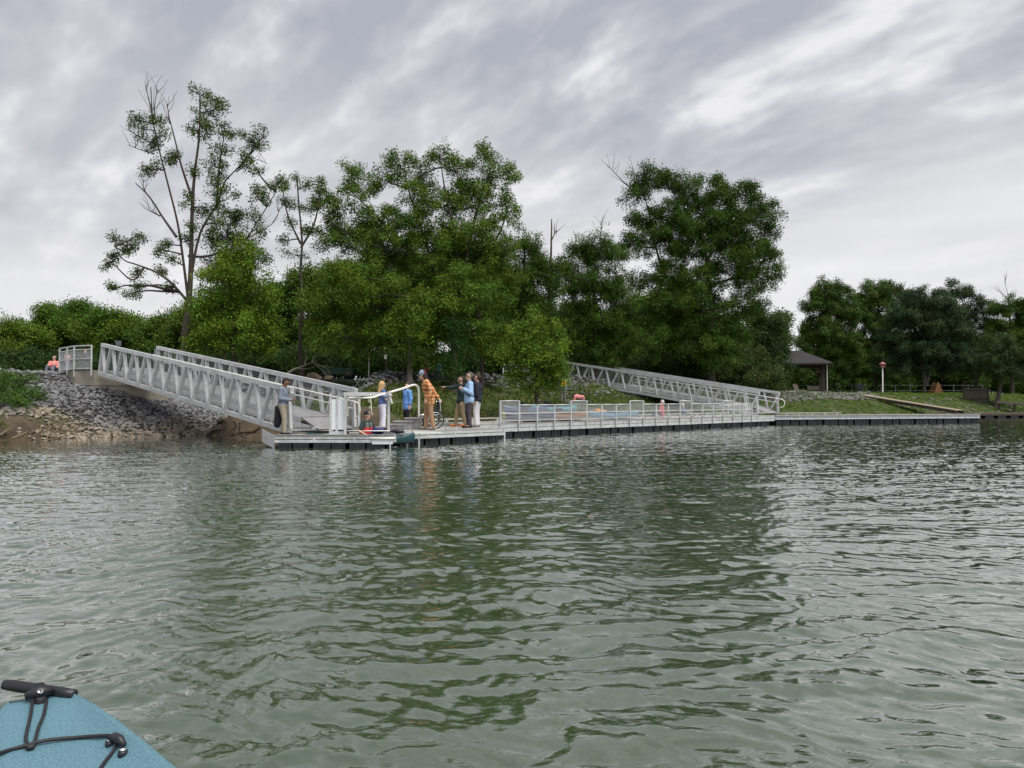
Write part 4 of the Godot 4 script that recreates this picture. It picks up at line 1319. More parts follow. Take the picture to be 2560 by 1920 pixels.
	for q in [[[780, 907], [786, 895], [805, 890], [818, 893]], [[780, 900], [790, 905], [800, 915], [833, 918]], [[795, 912], [812, 918], [822, 928], [824, 935]], [[738, 922], [770, 922], [785, 917]], [[762, 913], [765, 890], [764, 875]], [[782, 895], [786, 888]]]:
		var pts := []
		for s in q:
			pts.append(at(s[0], s[1], 45.0 + rng.randf_range(-0.3, 0.3)) - t.position)
		st = begin()
		tube(st, curve(pts, 4), [0.035, 0.03, 0.028, 0.025, 0.02, 0.015], 5)
		commit(st, "twig", M.dead_wood, t)
	# two brown boulders
	for q in [[785, 942, 34, 0.42, "large tan weathered boulder on the berm by the fallen branch"], [822, 945, 18, 0.26, "smaller tan weathered boulder on the berm beside the large one"]]:
		var p := at(q[0], q[1], 44.2)
		p.y = maxf(p.y, ground_height(p.x, p.z) + 0.2)
		var b := thing("boulder", q[4], "boulder", p)
		var o := put(stone_shapes[0 if q[2] > 20 else 1], "rock", stone_mat(Color(0.28, 0.21, 0.14)), b)
		o.scale = Vector3(q[3] * 1.35, q[3], q[3])

# ------------------------------------------------------------------ launch frame, steps
func make_launch() -> void:
	var o := Vector3(-5.5, 0.392, -23.35)
	var t := thing("kayak_launch", "aluminium kayak launch with overhead beam, hanging rope loops and white grab pipes", "kayak launch", o)
	var P := func(px: float, py: float, d: float) -> Vector3: return at(px, py, d) - o
	var tall := 1.02
	var xs := {}
	for q in [[863.6, 23.5, 981.0], [885.0, 25.6, 985.0], [972.0, 24.9, 978.0], [898.0, 26.6, 985.0]]:
		var top: Vector3 = P.call(q[0], q[2], q[1])
		bar("frame_post", Vector3(top.x, 0.0, top.z), top, 0.075, 0.075, M.aluminium, t, Vector3.RIGHT)
	bar("top_beam", P.call(860, 985, 23.5), P.call(970, 985, 24.9), 0.07, 0.11, M.aluminium, t)
	bar("top_beam", P.call(866, 985.5, 23.55), P.call(884, 988, 25.6), 0.06, 0.09, M.aluminium, t)
	pipe("grab_pipe", curve([P.call(868, 994.5, 23.9), P.call(905, 994.5, 24.1), P.call(932, 993.5, 24.3), P.call(948, 988, 24.4), P.call(963, 983.5, 24.5)], 5), 0.03, M.white_pipe, t)
	pipe("grab_pipe", curve([P.call(974, 981, 24.8), P.call(1005, 972, 25.0), P.call(1030, 963.5, 25.2), P.call(1040, 963, 25.25), P.call(1046, 970, 25.3), P.call(1047.5, 985, 25.3), P.call(1047.5, 1043, 25.3)], 5), 0.036, M.white_pipe, t)
	bar("clamp", P.call(972, 982, 24.82), P.call(974, 990, 24.8), 0.12, 0.1, M.aluminium, t)
	bar("lever", P.call(974, 992, 24.8), P.call(980, 1009, 24.75), 0.05, 0.05, M.aluminium, t)
	for q in [[869, 989, 1033, 23.85], [898, 989, 1012, 24.05], [925.5, 986, 1031, 24.25]]:
		var top: Vector3 = P.call(q[0], q[1], q[3])
		var end: Vector3 = P.call(q[0] + (3.0 if q[0] > 900 else -1.0), q[2], q[3])
		pipe("rope", curve([top, top.lerp(end, 0.5) + Vector3(0.01, 0, 0.01), end], 5), 0.014, M.rope, t, 6)
		var l: Vector3 = top.lerp(end, 0.18)
		pipe("rope_loop", curve([l, l + Vector3(-0.05, -0.03, 0), l + Vector3(-0.05, -0.12, 0), l + Vector3(-0.01, -0.14, 0), l + Vector3(0, -0.04, 0)], 4), 0.011, M.rope, t, 6)
		l = top.lerp(end, 0.62)
		pipe("rope_loop", curve([l, l + Vector3(-0.04, -0.04, 0), l + Vector3(-0.04, -0.09, 0), l + Vector3(0, -0.07, 0)], 4), 0.011, M.rope, t, 6)
		pipe("rope_loop", curve([end, end + Vector3(0.035, -0.04, 0), end + Vector3(0.01, -0.08, 0), end + Vector3(-0.02, -0.03, 0)], 4), 0.011, M.rope, t, 6)
	# sign-like white panels in their own posts
	o = Vector3(-5.4, 0.392, -23.5)
	t = thing("panel_screen", "pair of white boards held between three grey posts on the launch platform", "screen", o)
	var Q := func(px: float, py: float, d: float) -> Vector3: return at(px, py, d) - o
	for q in [[826.7, 984.0], [842.6, 988.0]]:
		var top: Vector3 = Q.call(q[0], q[1], 23.6)
		bar("post", Vector3(top.x, 0, top.z), top, 0.045, 0.05, M.aluminium, t, Vector3.RIGHT)
		block("post_foot", Vector3(top.x, 0.1, top.z), Vector3(0.07, 0.2, 0.075), M.aluminium, t)
	for q in [[829.5, 840.5], [845.5, 861.0]]:
		var a: Vector3 = Q.call(q[0], 998, 23.62)
		var b: Vector3 = Q.call(q[1], 1074, 23.62)
		block("board", (a + b) / 2, Vector3(b.x - a.x, a.y - b.y, 0.025), M.panel_white, t)
	block("sill", Q.call(843, 1082, 23.6), Vector3(0.46, 0.09, 0.08), M.aluminium, t)
	# transfer steps
	o = Vector3(-3.95, 0.392, -25.4)
	t = thing("transfer_steps", "set of grey stepped transfer benches rising beside the kayak slot", "steps", o)
	var S := func(px: float, py: float, d: float) -> Vector3: return at(px, py, d) - o
	for q in [[936, 972, 1067.5, 25.0], [968, 1003, 1060.5, 25.15], [982, 1031, 1052.5, 25.3], [1011, 1052, 1044.5, 25.45]]:
		var a: Vector3 = S.call(q[0], q[2], q[3])
		var b: Vector3 = S.call(q[1], q[2], q[3])
		var h := a.y
		block("step_riser", Vector3((a.x + b.x) / 2, (h - 0.03) / 2, a.z - 0.25), Vector3(b.x - a.x - 0.02, h - 0.03, 0.5), M.deck_metal, t)
		block("tread", Vector3((a.x + b.x) / 2, h - 0.013, a.z - 0.25), Vector3(b.x - a.x + 0.02, 0.03, 0.56), M.dock_cream, t)
	block("boat_rest", S.call(1060, 1081, 24.2) + Vector3(0, 0, 0), Vector3(1.1, 0.05, 0.1), M.white_pipe, t)
	for px in [1018, 1048]:
		var a: Vector3 = S.call(px, 1084, 24.15)
		bar("ladder_leg", a, Vector3(a.x, -0.75, a.z), 0.05, 0.05, M.aluminium, t, Vector3.RIGHT)
	bar("side_rail", S.call(1012, 1082.5, 24.1), S.call(1085, 1081.5, 24.1), 0.06, 0.04, M.white_pipe, t)

# ------------------------------------------------------------------ park bank on the right
func make_right_bank() -> void:
	# open shelter
	var d := 82.0
	var base := at(1980, 978, d)
	base.y = ground_height(base.x, base.z)
	var t := thing("park_shelter", "open timber park shelter with a low hipped dark shingle roof", "shelter", base, deg_to_rad(-18))
	var W := 7.6
	var D := 6.4
	var eave := 2.75
	for x in [-0.5, 0.5]:
		for z in [-0.5, 0.5]:
			bar("post", Vector3(x * (W - 1.7), -0.1, z * (D - 1.7)), Vector3(x * (W - 1.7), eave, z * (D - 1.7)), 0.26, 0.26, M.old_timber, t, Vector3.RIGHT)
			for q in [Vector3(-signf(x), 0, 0), Vector3(0, 0, -signf(z))]:
				var p := Vector3(x * (W - 1.7), eave - 0.95, z * (D - 1.7))
				bar("brace", p, p + q * 0.8 + Vector3(0, 0.8, 0), 0.14, 0.16, M.old_timber, t)
	for s in [-0.5, 0.5]:
		bar("beam", Vector3(-W * 0.46, eave + 0.13, s * (D - 1.7)), Vector3(W * 0.46, eave + 0.13, s * (D - 1.7)), 0.2, 0.26, M.old_timber, t)
		bar("beam", Vector3(s * (W - 1.7), eave + 0.36, -D * 0.46), Vector3(s * (W - 1.7), eave + 0.36, D * 0.46), 0.2, 0.2, M.old_timber, t)
	var st := begin()
	st.set_smooth_group(-1)
	var e := [Vector3(-W / 2, eave + 0.30, D / 2), Vector3(W / 2, eave + 0.30, D / 2), Vector3(W / 2, eave + 0.30, -D / 2), Vector3(-W / 2, eave + 0.30, -D / 2)]
	var r0 := Vector3(-0.9, eave + 1.75, 0)
	var r1 := Vector3(0.9, eave + 1.75, 0)
	quad(st, e[0], r0, r1, e[1])
	quad(st, e[2], r1, r0, e[3])
	for v in [e[1], r1, e[2], e[3], r0, e[0]]: st.add_vertex(v)
	for i in 4:
		var a: Vector3 = e[i]
		var b: Vector3 = e[(i + 1) % 4]
		quad(st, a - Vector3(0, 0.14, 0), a, b, b - Vector3(0, 0.14, 0))
	quad(st, e[0] - Vector3(0, 0.14, 0), e[1] - Vector3(0, 0.14, 0), e[2] - Vector3(0, 0.14, 0), e[3] - Vector3(0, 0.14, 0))
	commit(st, "roof", M.shingle, t)
	for s in [-1, 1]:
		bar("gutter", Vector3(-W / 2, eave + 0.2, s * (D / 2 + 0.05)), Vector3(W / 2, eave + 0.2, s * (D / 2 + 0.05)), 0.08, 0.1, M.old_timber, t)
	bar("downpipe", Vector3(W / 2 - 0.5, 0, D / 2 - 0.6), Vector3(W / 2 - 0.5, eave + 0.2, D / 2 - 0.6), 0.07, 0.07, M.white_paint, t, Vector3.RIGHT)
	# chair and bench by the shelter
	for q in [[1996, 79.5, "pale wooden garden chair by the shelter's front post", 0.4], [1972, 80.5, "pale wooden garden chair half hidden by the shelter's end post", 0.9]]:
		var p := at(q[0], 980, q[1])
		p.y = ground_height(p.x, p.z)
		var c := thing("garden_chair", q[2], "chair", p, q[3])
		for k in 5:
			bar("back_slat", Vector3(-0.24 + 0.12 * k, 0.35, -0.2), Vector3(-0.26 + 0.13 * k, 1.08 - 0.04 * absf(k - 2), -0.5), 0.1, 0.025, M.grey_timber if q[0] < 1980 else M.ramp_timber, c, Vector3.FORWARD)
		for k in 4:
			bar("seat_slat", Vector3(-0.28, 0.38 - 0.02 * k, 0.3 - 0.14 * k), Vector3(0.28, 0.38 - 0.02 * k, 0.3 - 0.14 * k), 0.11, 0.025, M.ramp_timber, c)
		for s in [-1, 1]:
			bar("arm", Vector3(s * 0.34, 0.58, -0.35), Vector3(s * 0.34, 0.58, 0.4), 0.13, 0.025, M.ramp_timber, c)
			bar("leg", Vector3(s * 0.3, 0, 0.34), Vector3(s * 0.3, 0.57, 0.34), 0.08, 0.04, M.ramp_timber, c, Vector3.RIGHT)
			bar("leg", Vector3(s * 0.3, 0, -0.5), Vector3(s * 0.3, 0.36, -0.05), 0.08, 0.04, M.ramp_timber, c, Vector3.RIGHT)
	var pb := at(2036, 978, 88.0)
	pb.y = ground_height(pb.x, pb.z)
	var be := thing("park_bench", "pale slatted bench on the lawn seen through the shelter", "bench", pb, 0.1)
	for k in 3:
		bar("back_slat", Vector3(-0.75, 0.55 + 0.13 * k, -0.22), Vector3(0.75, 0.55 + 0.13 * k, -0.22), 0.03, 0.1, M.grey_timber, be)
		bar("seat_slat", Vector3(-0.75, 0.45, -0.12 + 0.15 * k), Vector3(0.75, 0.45, -0.12 + 0.15 * k), 0.12, 0.03, M.grey_timber, be)
	for s in [-1, 1]:
		bar("leg", Vector3(s * 0.65, 0, 0.15), Vector3(s * 0.65, 0.43, 0.15), 0.07, 0.07, M.grey_timber, be, Vector3.RIGHT)
		bar("leg", Vector3(s * 0.65, 0, -0.25), Vector3(s * 0.65, 0.9, -0.25), 0.07, 0.07, M.grey_timber, be, Vector3.RIGHT)
	# birdhouse
	var bp := at(2207, 982, 74.0)
	bp.y = ground_height(bp.x, bp.z)
	var top := at(2206, 918, 74.0).y - bp.y
	t = thing("birdhouse", "red roofed birdhouse on a tall white pole", "birdhouse", bp)
	bar("pole", Vector3(0, -0.1, 0), Vector3(0, top, 0), 0.09, 0.09, M.white_paint, t, Vector3.RIGHT)
	block("house", Vector3(0, top + 0.16, 0), Vector3(0.30, 0.32, 0.30), M.red_paint, t)
	block("floor_board", Vector3(0, top + 0.01, 0), Vector3(0.46, 0.03, 0.46), M.red_paint, t)
	st = begin()
	st.set_smooth_group(-1)
	var rr := 0.26
	var c4 := [Vector3(-rr, top + 0.30, rr), Vector3(rr, top + 0.30, rr), Vector3(rr, top + 0.30, -rr), Vector3(-rr, top + 0.30, -rr)]
	for i in 4:
		for v in [c4[i], Vector3(0, top + 0.55, 0), c4[(i + 1) % 4]]: st.add_vertex(v)
	commit(st, "roof", M.red_paint, t)
	block("entrance", Vector3(0, top + 0.18, 0.152), Vector3(0.08, 0.08, 0.01), M.black_plastic, t)
	# timber boat ramp and its dock
	var ra := at(2155, 987, 70.0)
	var rb := at(2400, 1026, 62.0)
	t = thing("boat_ramp", "straight tan timber ramp running down the grass bank to the old dock", "ramp", rb)
	ra -= rb
	var n := 26
	for k in n:
		var p := ra * (1.0 - float(k) / n) + ra.normalized() * -0.008
		var q := ra * (1.0 - float(k + 1) / n) + ra.normalized() * 0.008
		bar("plank", p, q, 1.1, 0.05, M.ramp_timber, t)
	for s in [-0.5, 0.5]:
		var side: Vector3 = ra.cross(Vector3.UP).normalized() * float(s)
		bar("stringer", ra + side - Vector3(0, 0.14, 0), side - Vector3(0, 0.14, 0), 0.08, 0.22, M.old_timber, t)
	var od := at(2360, 1036, 62.0)
	od.y = 0.0
	t = thing("old_dock", "low dark timber dock lying along the shore at the ramp's foot", "dock", od, deg_to_rad(14))
	for k in 13:
		block("plank", Vector3(0.5 + 0.86 * k, 0.36, -0.6), Vector3(0.84, 0.06, 1.4), M.grey_timber, t)
	bar("edge_beam", Vector3(0, 0.26, 0.1), Vector3(11.4, 0.26, 0.1), 0.08, 0.16, M.old_timber, t)
	for k in 9:
		block("float", Vector3(0.6 + 1.27 * k, 0.02, -0.35), Vector3(0.8, 0.36, 0.8), M.float_black, t)
	# wooden screen
	var sp := at(2440, 992, 77.5)
	sp.y = ground_height(sp.x, sp.z)
	t = thing("wooden_screen", "weathered wooden board screen leaning at the foot of the park trees", "fence", sp, deg_to_rad(-24))
	for k in 9:
		block("board", Vector3(-1.0 + 0.25 * k, 0.62, 0.012 * (k % 2)), Vector3(0.24, 1.35 + 0.04 * ((k * 5) % 3), 0.03), M.grey_timber, t)
	for y in [0.2, 1.1]:
		bar("rail", Vector3(-1.12, y, 0.05), Vector3(1.12, y, 0.05), 0.05, 0.1, M.old_timber, t)
	for x in [-1.1, 1.1]:
		bar("post", Vector3(x, -0.2, 0.0), Vector3(x, 1.9 if x < 0 else 1.45, 0.0), 0.09, 0.09, M.old_timber, t, Vector3.RIGHT)
	bar("cross_arm", Vector3(-1.15, 1.95, -0.02), Vector3(-0.1, 2.0, -0.02), 0.06, 0.06, M.grey_timber, t)
	# far footbridge at the frame edge
	var fp := at(2530, 1000, 74.0)
	fp.y = ground_height(fp.x, fp.z)
	t = thing("footbridge", "dark timber footbridge crossing the bank beyond the wooden screen", "footbridge", fp, deg_to_rad(-6))
	bar("deck_beam", Vector3(-1.6, 1.05, 0), Vector3(5.0, 0.55, 0), 0.9, 0.22, M.grey_timber, t)
	for k in 4:
		bar("leg", Vector3(-1.2 + 1.4 * k, -0.2, 0), Vector3(-1.2 + 1.4 * k, 0.95 - 0.1 * k, 0), 0.12, 0.12, M.old_timber, t, Vector3.RIGHT)
	# orange play tower and white boards under the trees
	var pp := at(2340, 975, 84.0)
	pp.y = ground_height(pp.x, pp.z)
	t = thing("picnic_frame", "orange timber A-frame standing under the willowy park tree", "frame", pp, 0.3)
	var orange := mat("orange_timber", 0.20, 0.085, 0.03, 0.8)
	for s in [-0.4, 0.4]:
		bar("leg", Vector3(-0.6, -0.05, s), Vector3(0, 1.25, s * 0.7), 0.1, 0.1, orange, t)
		bar("leg", Vector3(0.6, -0.05, s), Vector3(0, 1.25, s * 0.7), 0.1, 0.1, orange, t)
	for k in 6:
		bar("board", Vector3(-0.55 + 0.07 * k, 0.15 + 0.18 * k, 0.0), Vector3(0.55 - 0.07 * k, 0.15 + 0.18 * k, 0.0), 0.7, 0.12, orange, t)
	# bins and dark barbecue stand
	var gp := at(2148, 985, 76.0)
	gp.y = ground_height(gp.x, gp.z)
	t = thing("covered_grill", "black covered grill standing on the lawn left of the birdhouse", "grill", gp)
	st = begin()
	hexa(st, [Vector3(-0.22, 0.1, 0.2), Vector3(0.22, 0.1, 0.2), Vector3(0.22, 0.1, -0.2), Vector3(-0.22, 0.1, -0.2), Vector3(-0.36, 1.05, 0.3), Vector3(0.36, 1.05, 0.3), Vector3(0.36, 1.05, -0.3), Vector3(-0.36, 1.05, -0.3)])
	commit(st, "cover", M.black_plastic, t)
	block("base", Vector3(0, 0.04, 0), Vector3(0.8, 0.1, 0.6), M.black_plastic, t)
	# wire fence behind the lawn
	var f0 := at(1985, 970, 106.0)
	t = thing("lawn_fence", "thin dark post and rail fence behind the shelter lawn", "fence", Vector3(f0.x, ground_height(f0.x, f0.z), f0.z))
	for k in 14:
		bar("fence_post", Vector3(2.0 * k, -0.1, 0), Vector3(2.0 * k, 1.3, 0), 0.07, 0.07, M.sign_grey, t, Vector3.RIGHT)
	for y in [0.5, 1.2]:
		bar("fence_rail", Vector3(0, y, 0.05), Vector3(26, y, 0.05), 0.03, 0.05, M.sign_grey, t)

# ------------------------------------------------------------------ small things on the near bank
func make_bank_things() -> void:
	var p := at(922, 945, 47.0)
	p.y = ground_height(p.x, p.z)
	var t := thing("lamp_pole", "thin pale metal pole with a small head on the berm", "pole", p)
	var top := at(922, 884, 47.0).y - p.y
	pipe("shaft", [Vector3(0, -0.2, 0), Vector3(0, top, 0)], 0.035, M.white_paint, t)
	block("head", Vector3(0, top, 0.03), Vector3(0.09, 0.13, 0.12), M.white_paint, t)
	p = at(964, 892, 49.0)
	t = thing("notice_board", "small white notice hanging on a dark post in the wood", "sign", Vector3(p.x, ground_height(p.x, p.z), p.z))
	bar("post", Vector3(0, -0.2, -0.05), Vector3(0, p.y - t.position.y + 0.1, -0.05), 0.08, 0.08, M.old_timber, t, Vector3.RIGHT)
	block("notice", Vector3(0, p.y - t.position.y, 0.01), Vector3(0.17, 0.29, 0.02), M.white_paint, t, 0.2)
	p = at(967, 930, 46.5)
	t = thing("dark_sign", "grey back of a sign on the berm behind the woman in white trousers", "sign", Vector3(p.x, ground_height(p.x, p.z), p.z))
	bar("post", Vector3(0, -0.2, -0.04), Vector3(0, p.y - t.position.y, -0.04), 0.06, 0.06, M.sign_grey, t, Vector3.RIGHT)
	block("plate", Vector3(0, p.y - t.position.y, 0), Vector3(0.30, 0.24, 0.03), M.sign_grey, t, 0.3)
	p = at(247, 857, 41.0)
	t = thing("square_sign", "grey square sign above the top of the launch gangway", "sign", Vector3(p.x, ground_height(p.x, p.z), p.z))
	bar("post", Vector3(0, -0.2, -0.04), Vector3(0, p.y - t.position.y, -0.04), 0.06, 0.06, M.sign_grey, t, Vector3.RIGHT)
	p = at(296, 858, 41.0) - t.position
	p = at(296, 858, 41.0)
	t.position = Vector3(p.x, ground_height(p.x, p.z), p.z)
	block("plate", Vector3(0, p.y - t.position.y, 0), Vector3(0.30, 0.26, 0.03), M.sign_grey, t)
	p = at(848, 935, 50.0)
	t = thing("parked_utility_cart", "dark green utility cart parked in the wood's shade by the boulders", "cart", Vector3(p.x, ground_height(p.x, p.z), p.z))
	block("bed", Vector3(0, 0.55, 0), Vector3(1.9, 0.4, 1.0), M.green_paint, t)
	block("seat_back", Vector3(0.2, 0.95, 0), Vector3(0.12, 0.45, 0.9), M.green_paint, t)
	block("roof", Vector3(0.25, 1.65, 0), Vector3(1.3, 0.05, 1.0), M.green_paint, t)
	for x in [-0.3, 0.85]:
		for z in [-0.45, 0.45]:
			bar("roof_post", Vector3(x, 0.7, z), Vector3(x, 1.64, z), 0.04, 0.04, M.black_plastic, t, Vector3.RIGHT)
	for x in [-0.6, 0.65]:
		for z in [-0.5, 0.5]:
			pipe("wheel", [Vector3(x, 0.28, z - 0.08), Vector3(x, 0.28, z + 0.08)], 0.28, M.rubber, t, 12)
	p = at(895, 942, 46.0)
	t = thing("folding_table", "small pale folding table among stones on the berm", "table", Vector3(p.x, ground_height(p.x, p.z) + 0.1, p.z))
	block("table_top", Vector3(0, 0.42, 0), Vector3(0.36, 0.03, 0.3), M.white_paint, t)
	for s in [-1, 1]:
		bar("leg", Vector3(-0.14 * s, 0, 0.1), Vector3(0.14 * s, 0.4, 0.1), 0.025, 0.025, M.white_paint, t)
	p = at(928, 945, 45.5)
	t = thing("bent_pipe", "low bent white pipe lying along the berm stones", "pipe", Vector3(p.x, ground_height(p.x, p.z), p.z))
	pipe("pipe", curve([Vector3(-0.55, 0.35, 0), Vector3(-0.4, 0.45, 0), Vector3(0.1, 0.48, 0), Vector3(0.35, 0.5, 0), Vector3(0.5, 0.38, 0)], 4), 0.025, M.white_paint, t)

# ------------------------------------------------------------------ boats
func hull_mesh(length: float, beam_w: float, deep: float, rocker := 0.1) -> ArrayMesh:
	var st := begin()
	st.set_smooth_group(1)
	var rings := []
	var n := 22
	var m := 14
	for i in n + 1:
		var t := float(i) / n
		var e := 1.0 - pow(absf(2.0 * t - 1.0), 2.6)
		var w := maxf(beam_w * 0.5 * pow(e, 0.75), 0.012)
		var lift := rocker * pow(absf(2.0 * t - 1.0), 2.5)
		var low := lift
		var high := deep + lift * 0.9
		var ring := []
		for k in m:
			var a := TAU * k / m
			var ca := cos(a)
			var sa := sin(a)
			var x := w * signf(ca) * pow(absf(ca), 0.7)
			var y := (high + low) * 0.5 + (high - low) * 0.5 * signf(sa) * pow(absf(sa), 0.75)
			if sa > 0.6:
				y -= 0.03 * e
			ring.append(Vector3(length * (t - 0.5), y, x))
		rings.append(ring)
	for i in n:
		for k in m:
			var j := (k + 1) % m
			quad(st, rings[i][k], rings[i + 1][k], rings[i + 1][j], rings[i][j])
	st.generate_normals()
	return st.commit()

func kayak(label: String, pos: Vector3, turn: float, length: float, m: Material, group := "") -> Node3D:
	var t := thing("kayak", label, "kayak", pos, turn, group)
	put(hull_mesh(length, 0.72, 0.33), "hull", m, t)
	block("seat", Vector3(-0.25, 0.32, 0), Vector3(0.45, 0.05, 0.42), M.black_plastic, t)
	block("seat_back", Vector3(-0.45, 0.42, 0), Vector3(0.06, 0.22, 0.40), M.black_plastic, t)
	pipe("grab_handle", [Vector3(length / 2 - 0.08, 0.44, -0.06), Vector3(length / 2 - 0.08, 0.44, 0.06)], 0.018, M.black_plastic, t)
	return t

func make_boats() -> void:
	var t := kayak("teal kayak floating in the launch slot under the seated paddler", Vector3(-4.72, 0.03, -24.08), 0.0, 3.35, M.kayak_teal)
	# stack behind the railing, on the dock; positions in the dock's own axes
	var B := Basis(Vector3.UP, DOCK_TURN)
	var cols := {"blue": Color(0.015, 0.045, 0.11), "yellow": Color(0.20, 0.17, 0.03), "turquoise": Color(0.04, 0.19, 0.22), "red": Color(0.14, 0.03, 0.03), "orange": Color(0.20, 0.09, 0.03), "navy": Color(0.012, 0.016, 0.06), "sky-blue": Color(0.10, 0.20, 0.28)}
	var at_dock := [["navy", 3.9, 0.57, -2.45, "low in the stack just behind the mesh railing"], ["yellow", 4.3, 0.57, -3.2, "lying behind the navy one on the dock"], ["blue", 4.4, 0.84, -3.2, "stacked on the yellow one behind the railing"], ["turquoise", 6.2, 0.86, -3.3, "at the end of the stack, topmost"], ["orange", 6.1, 0.57, -2.5, "low behind the railing past the stack"], ["sky-blue", 9.7, 0.57, -2.7, "lying alone along the dock behind the railing"], ["blue", 6.2, 0.57, -3.3, "lying under the turquoise one on the dock"]]
	for q in at_dock:
		var c: Color = cols[q[0]]
		var key := "hull_" + str(q[0]).replace("-", "_")
		if not M.has(key):
			mat(key, c.r, c.g, c.b, 0.35)
		kayak("%s kayak %s" % [q[0], q[4]], corner + B * Vector3(q[1], q[2], q[3]), DOCK_TURN + 0.05 * sin(q[1] * 9.0), 2.9 if q[1] < 8.0 else 3.6, M[key], "kayaks stored on the dock")
	var v := thing("life_vest", "orange life vest lying on the sky-blue kayak", "life vest", corner + B * Vector3(8.6, 0.90, -2.7), DOCK_TURN)
	var om := mat("vest_orange", 0.62, 0.28, 0.02, 0.7)
	for s in [-1, 1]:
		block("foam_panel", Vector3(0.17 * s, 0.05, 0), Vector3(0.3, 0.1, 0.3), om, v, 0.1 * s)
	block("collar", Vector3(0, 0.1, -0.14), Vector3(0.3, 0.09, 0.1), om, v)
	# paddle in the paddler's hands
	var a := at(868, 1077, 23.78)
	var b := at(975, 1077.5, 23.85)
	var p := thing("paddle", "double-bladed paddle with white shaft and black blades across the paddler's lap", "paddle", (a + b) / 2)
	a -= p.position
	b -= p.position
	pipe("shaft", [a, b], 0.016, M.white_pipe, p)
	for s in [[a, -1.0], [b, 1.0]]:
		var st := begin()
		var o: Vector3 = s[0]
		tube(st, [o, o + Vector3(0.1 * s[1], 0.0, 0), o + Vector3(0.25 * s[1], -0.005, 0), o + Vector3(0.4 * s[1], -0.02, 0), o + Vector3(0.45 * s[1], -0.03, 0)], [0.016, 0.05, 0.075, 0.06, 0.01], 8)
		commit(st, "blade", M.black_plastic, p)
	var bag := thing("dry_bag", "navy blue dry bag on the kayak's deck in front of the paddler", "bag", at(946, 1084, 23.95))
	var sb := begin()
	tube(sb, [Vector3(-0.2, 0.09, 0), Vector3(-0.16, 0.09, 0), Vector3(0.12, 0.09, 0), Vector3(0.2, 0.1, 0)], [0.05, 0.1, 0.1, 0.04], 10)
	commit(sb, "bag_body", M.navy, bag)
	block("roll_top", Vector3(0.22, 0.1, 0), Vector3(0.06, 0.1, 0.03), M.black_plastic, bag)
	# wheelchair
	var wp := at(1083, 1071, 26.6)
	wp.y = 0.474
	var w := thing("wheelchair", "empty black wheelchair with large spoked wheels behind the man in plaid", "wheelchair", wp, deg_to_rad(200))
	for s in [-0.29, 0.29]:
		var rim := []
		for k in 25:
			rim.append(Vector3(cos(TAU * k / 24.0) * 0.29, 0.30 + sin(TAU * k / 24.0) * 0.29, s))
		var st := begin()
		tube(st, rim, [0.022], 6, false)
		var wh := commit(st, "wheel", M.rubber, w)
		rim = []
		for k in 25:
			rim.append(Vector3(cos(TAU * k / 24.0) * 0.25, 0.30 + sin(TAU * k / 24.0) * 0.25, s * 1.12))
		st = begin()
		tube(st, rim, [0.009], 5, false)
		commit(st, "push_rim", M.chrome, wh)
		for k in 10:
			var an := TAU * k / 10.0
			pipe("spoke", [Vector3(0, 0.30, s), Vector3(cos(an) * 0.28, 0.30 + sin(an) * 0.28, s)], 0.003, M.chrome, wh, 4)
		pipe("hub", [Vector3(0, 0.30, s - 0.04), Vector3(0, 0.30, s + 0.04)], 0.03, M.chrome, wh)
		var cast := []
		for k in 13:
			cast.append(Vector3(0.42 + cos(TAU * k / 12.0) * 0.07, 0.09 + sin(TAU * k / 12.0) * 0.07, s * 0.8))
		st = begin()
		tube(st, cast, [0.018], 6, false)
		commit(st, "caster", M.rubber, w)
		pipe("frame_tube", curve([Vector3(-0.18, 0.95, s * 0.75), Vector3(-0.16, 0.5, s * 0.75), Vector3(0.25, 0.48, s * 0.75), Vector3(0.45, 0.4, s * 0.75), Vector3(0.52, 0.1, s * 0.7)], 4), 0.014, M.chrome, w)
		pipe("caster_stem", [Vector3(0.42, 0.1, s * 0.8), Vector3(0.38, 0.45, s * 0.76)], 0.014, M.black_plastic, w)
		pipe("push_handle", [Vector3(-0.18, 0.95, s * 0.75), Vector3(-0.3, 0.96, s * 0.75)], 0.018, M.black_plastic, w)
	block("seat", Vector3(0.05, 0.50, 0), Vector3(0.44, 0.07, 0.42), M.black_plastic, w)
	block("backrest", Vector3(-0.19, 0.72, 0), Vector3(0.05, 0.38, 0.42), M.black_plastic, w)
	block("foot_rest", Vector3(0.55, 0.1, 0), Vector3(0.14, 0.02, 0.36), M.black_plastic, w)
	for s in [-0.24, 0.24]:
		block("side_guard", Vector3(0.0, 0.6, s), Vector3(0.3, 0.14, 0.015), M.black_plastic, w)

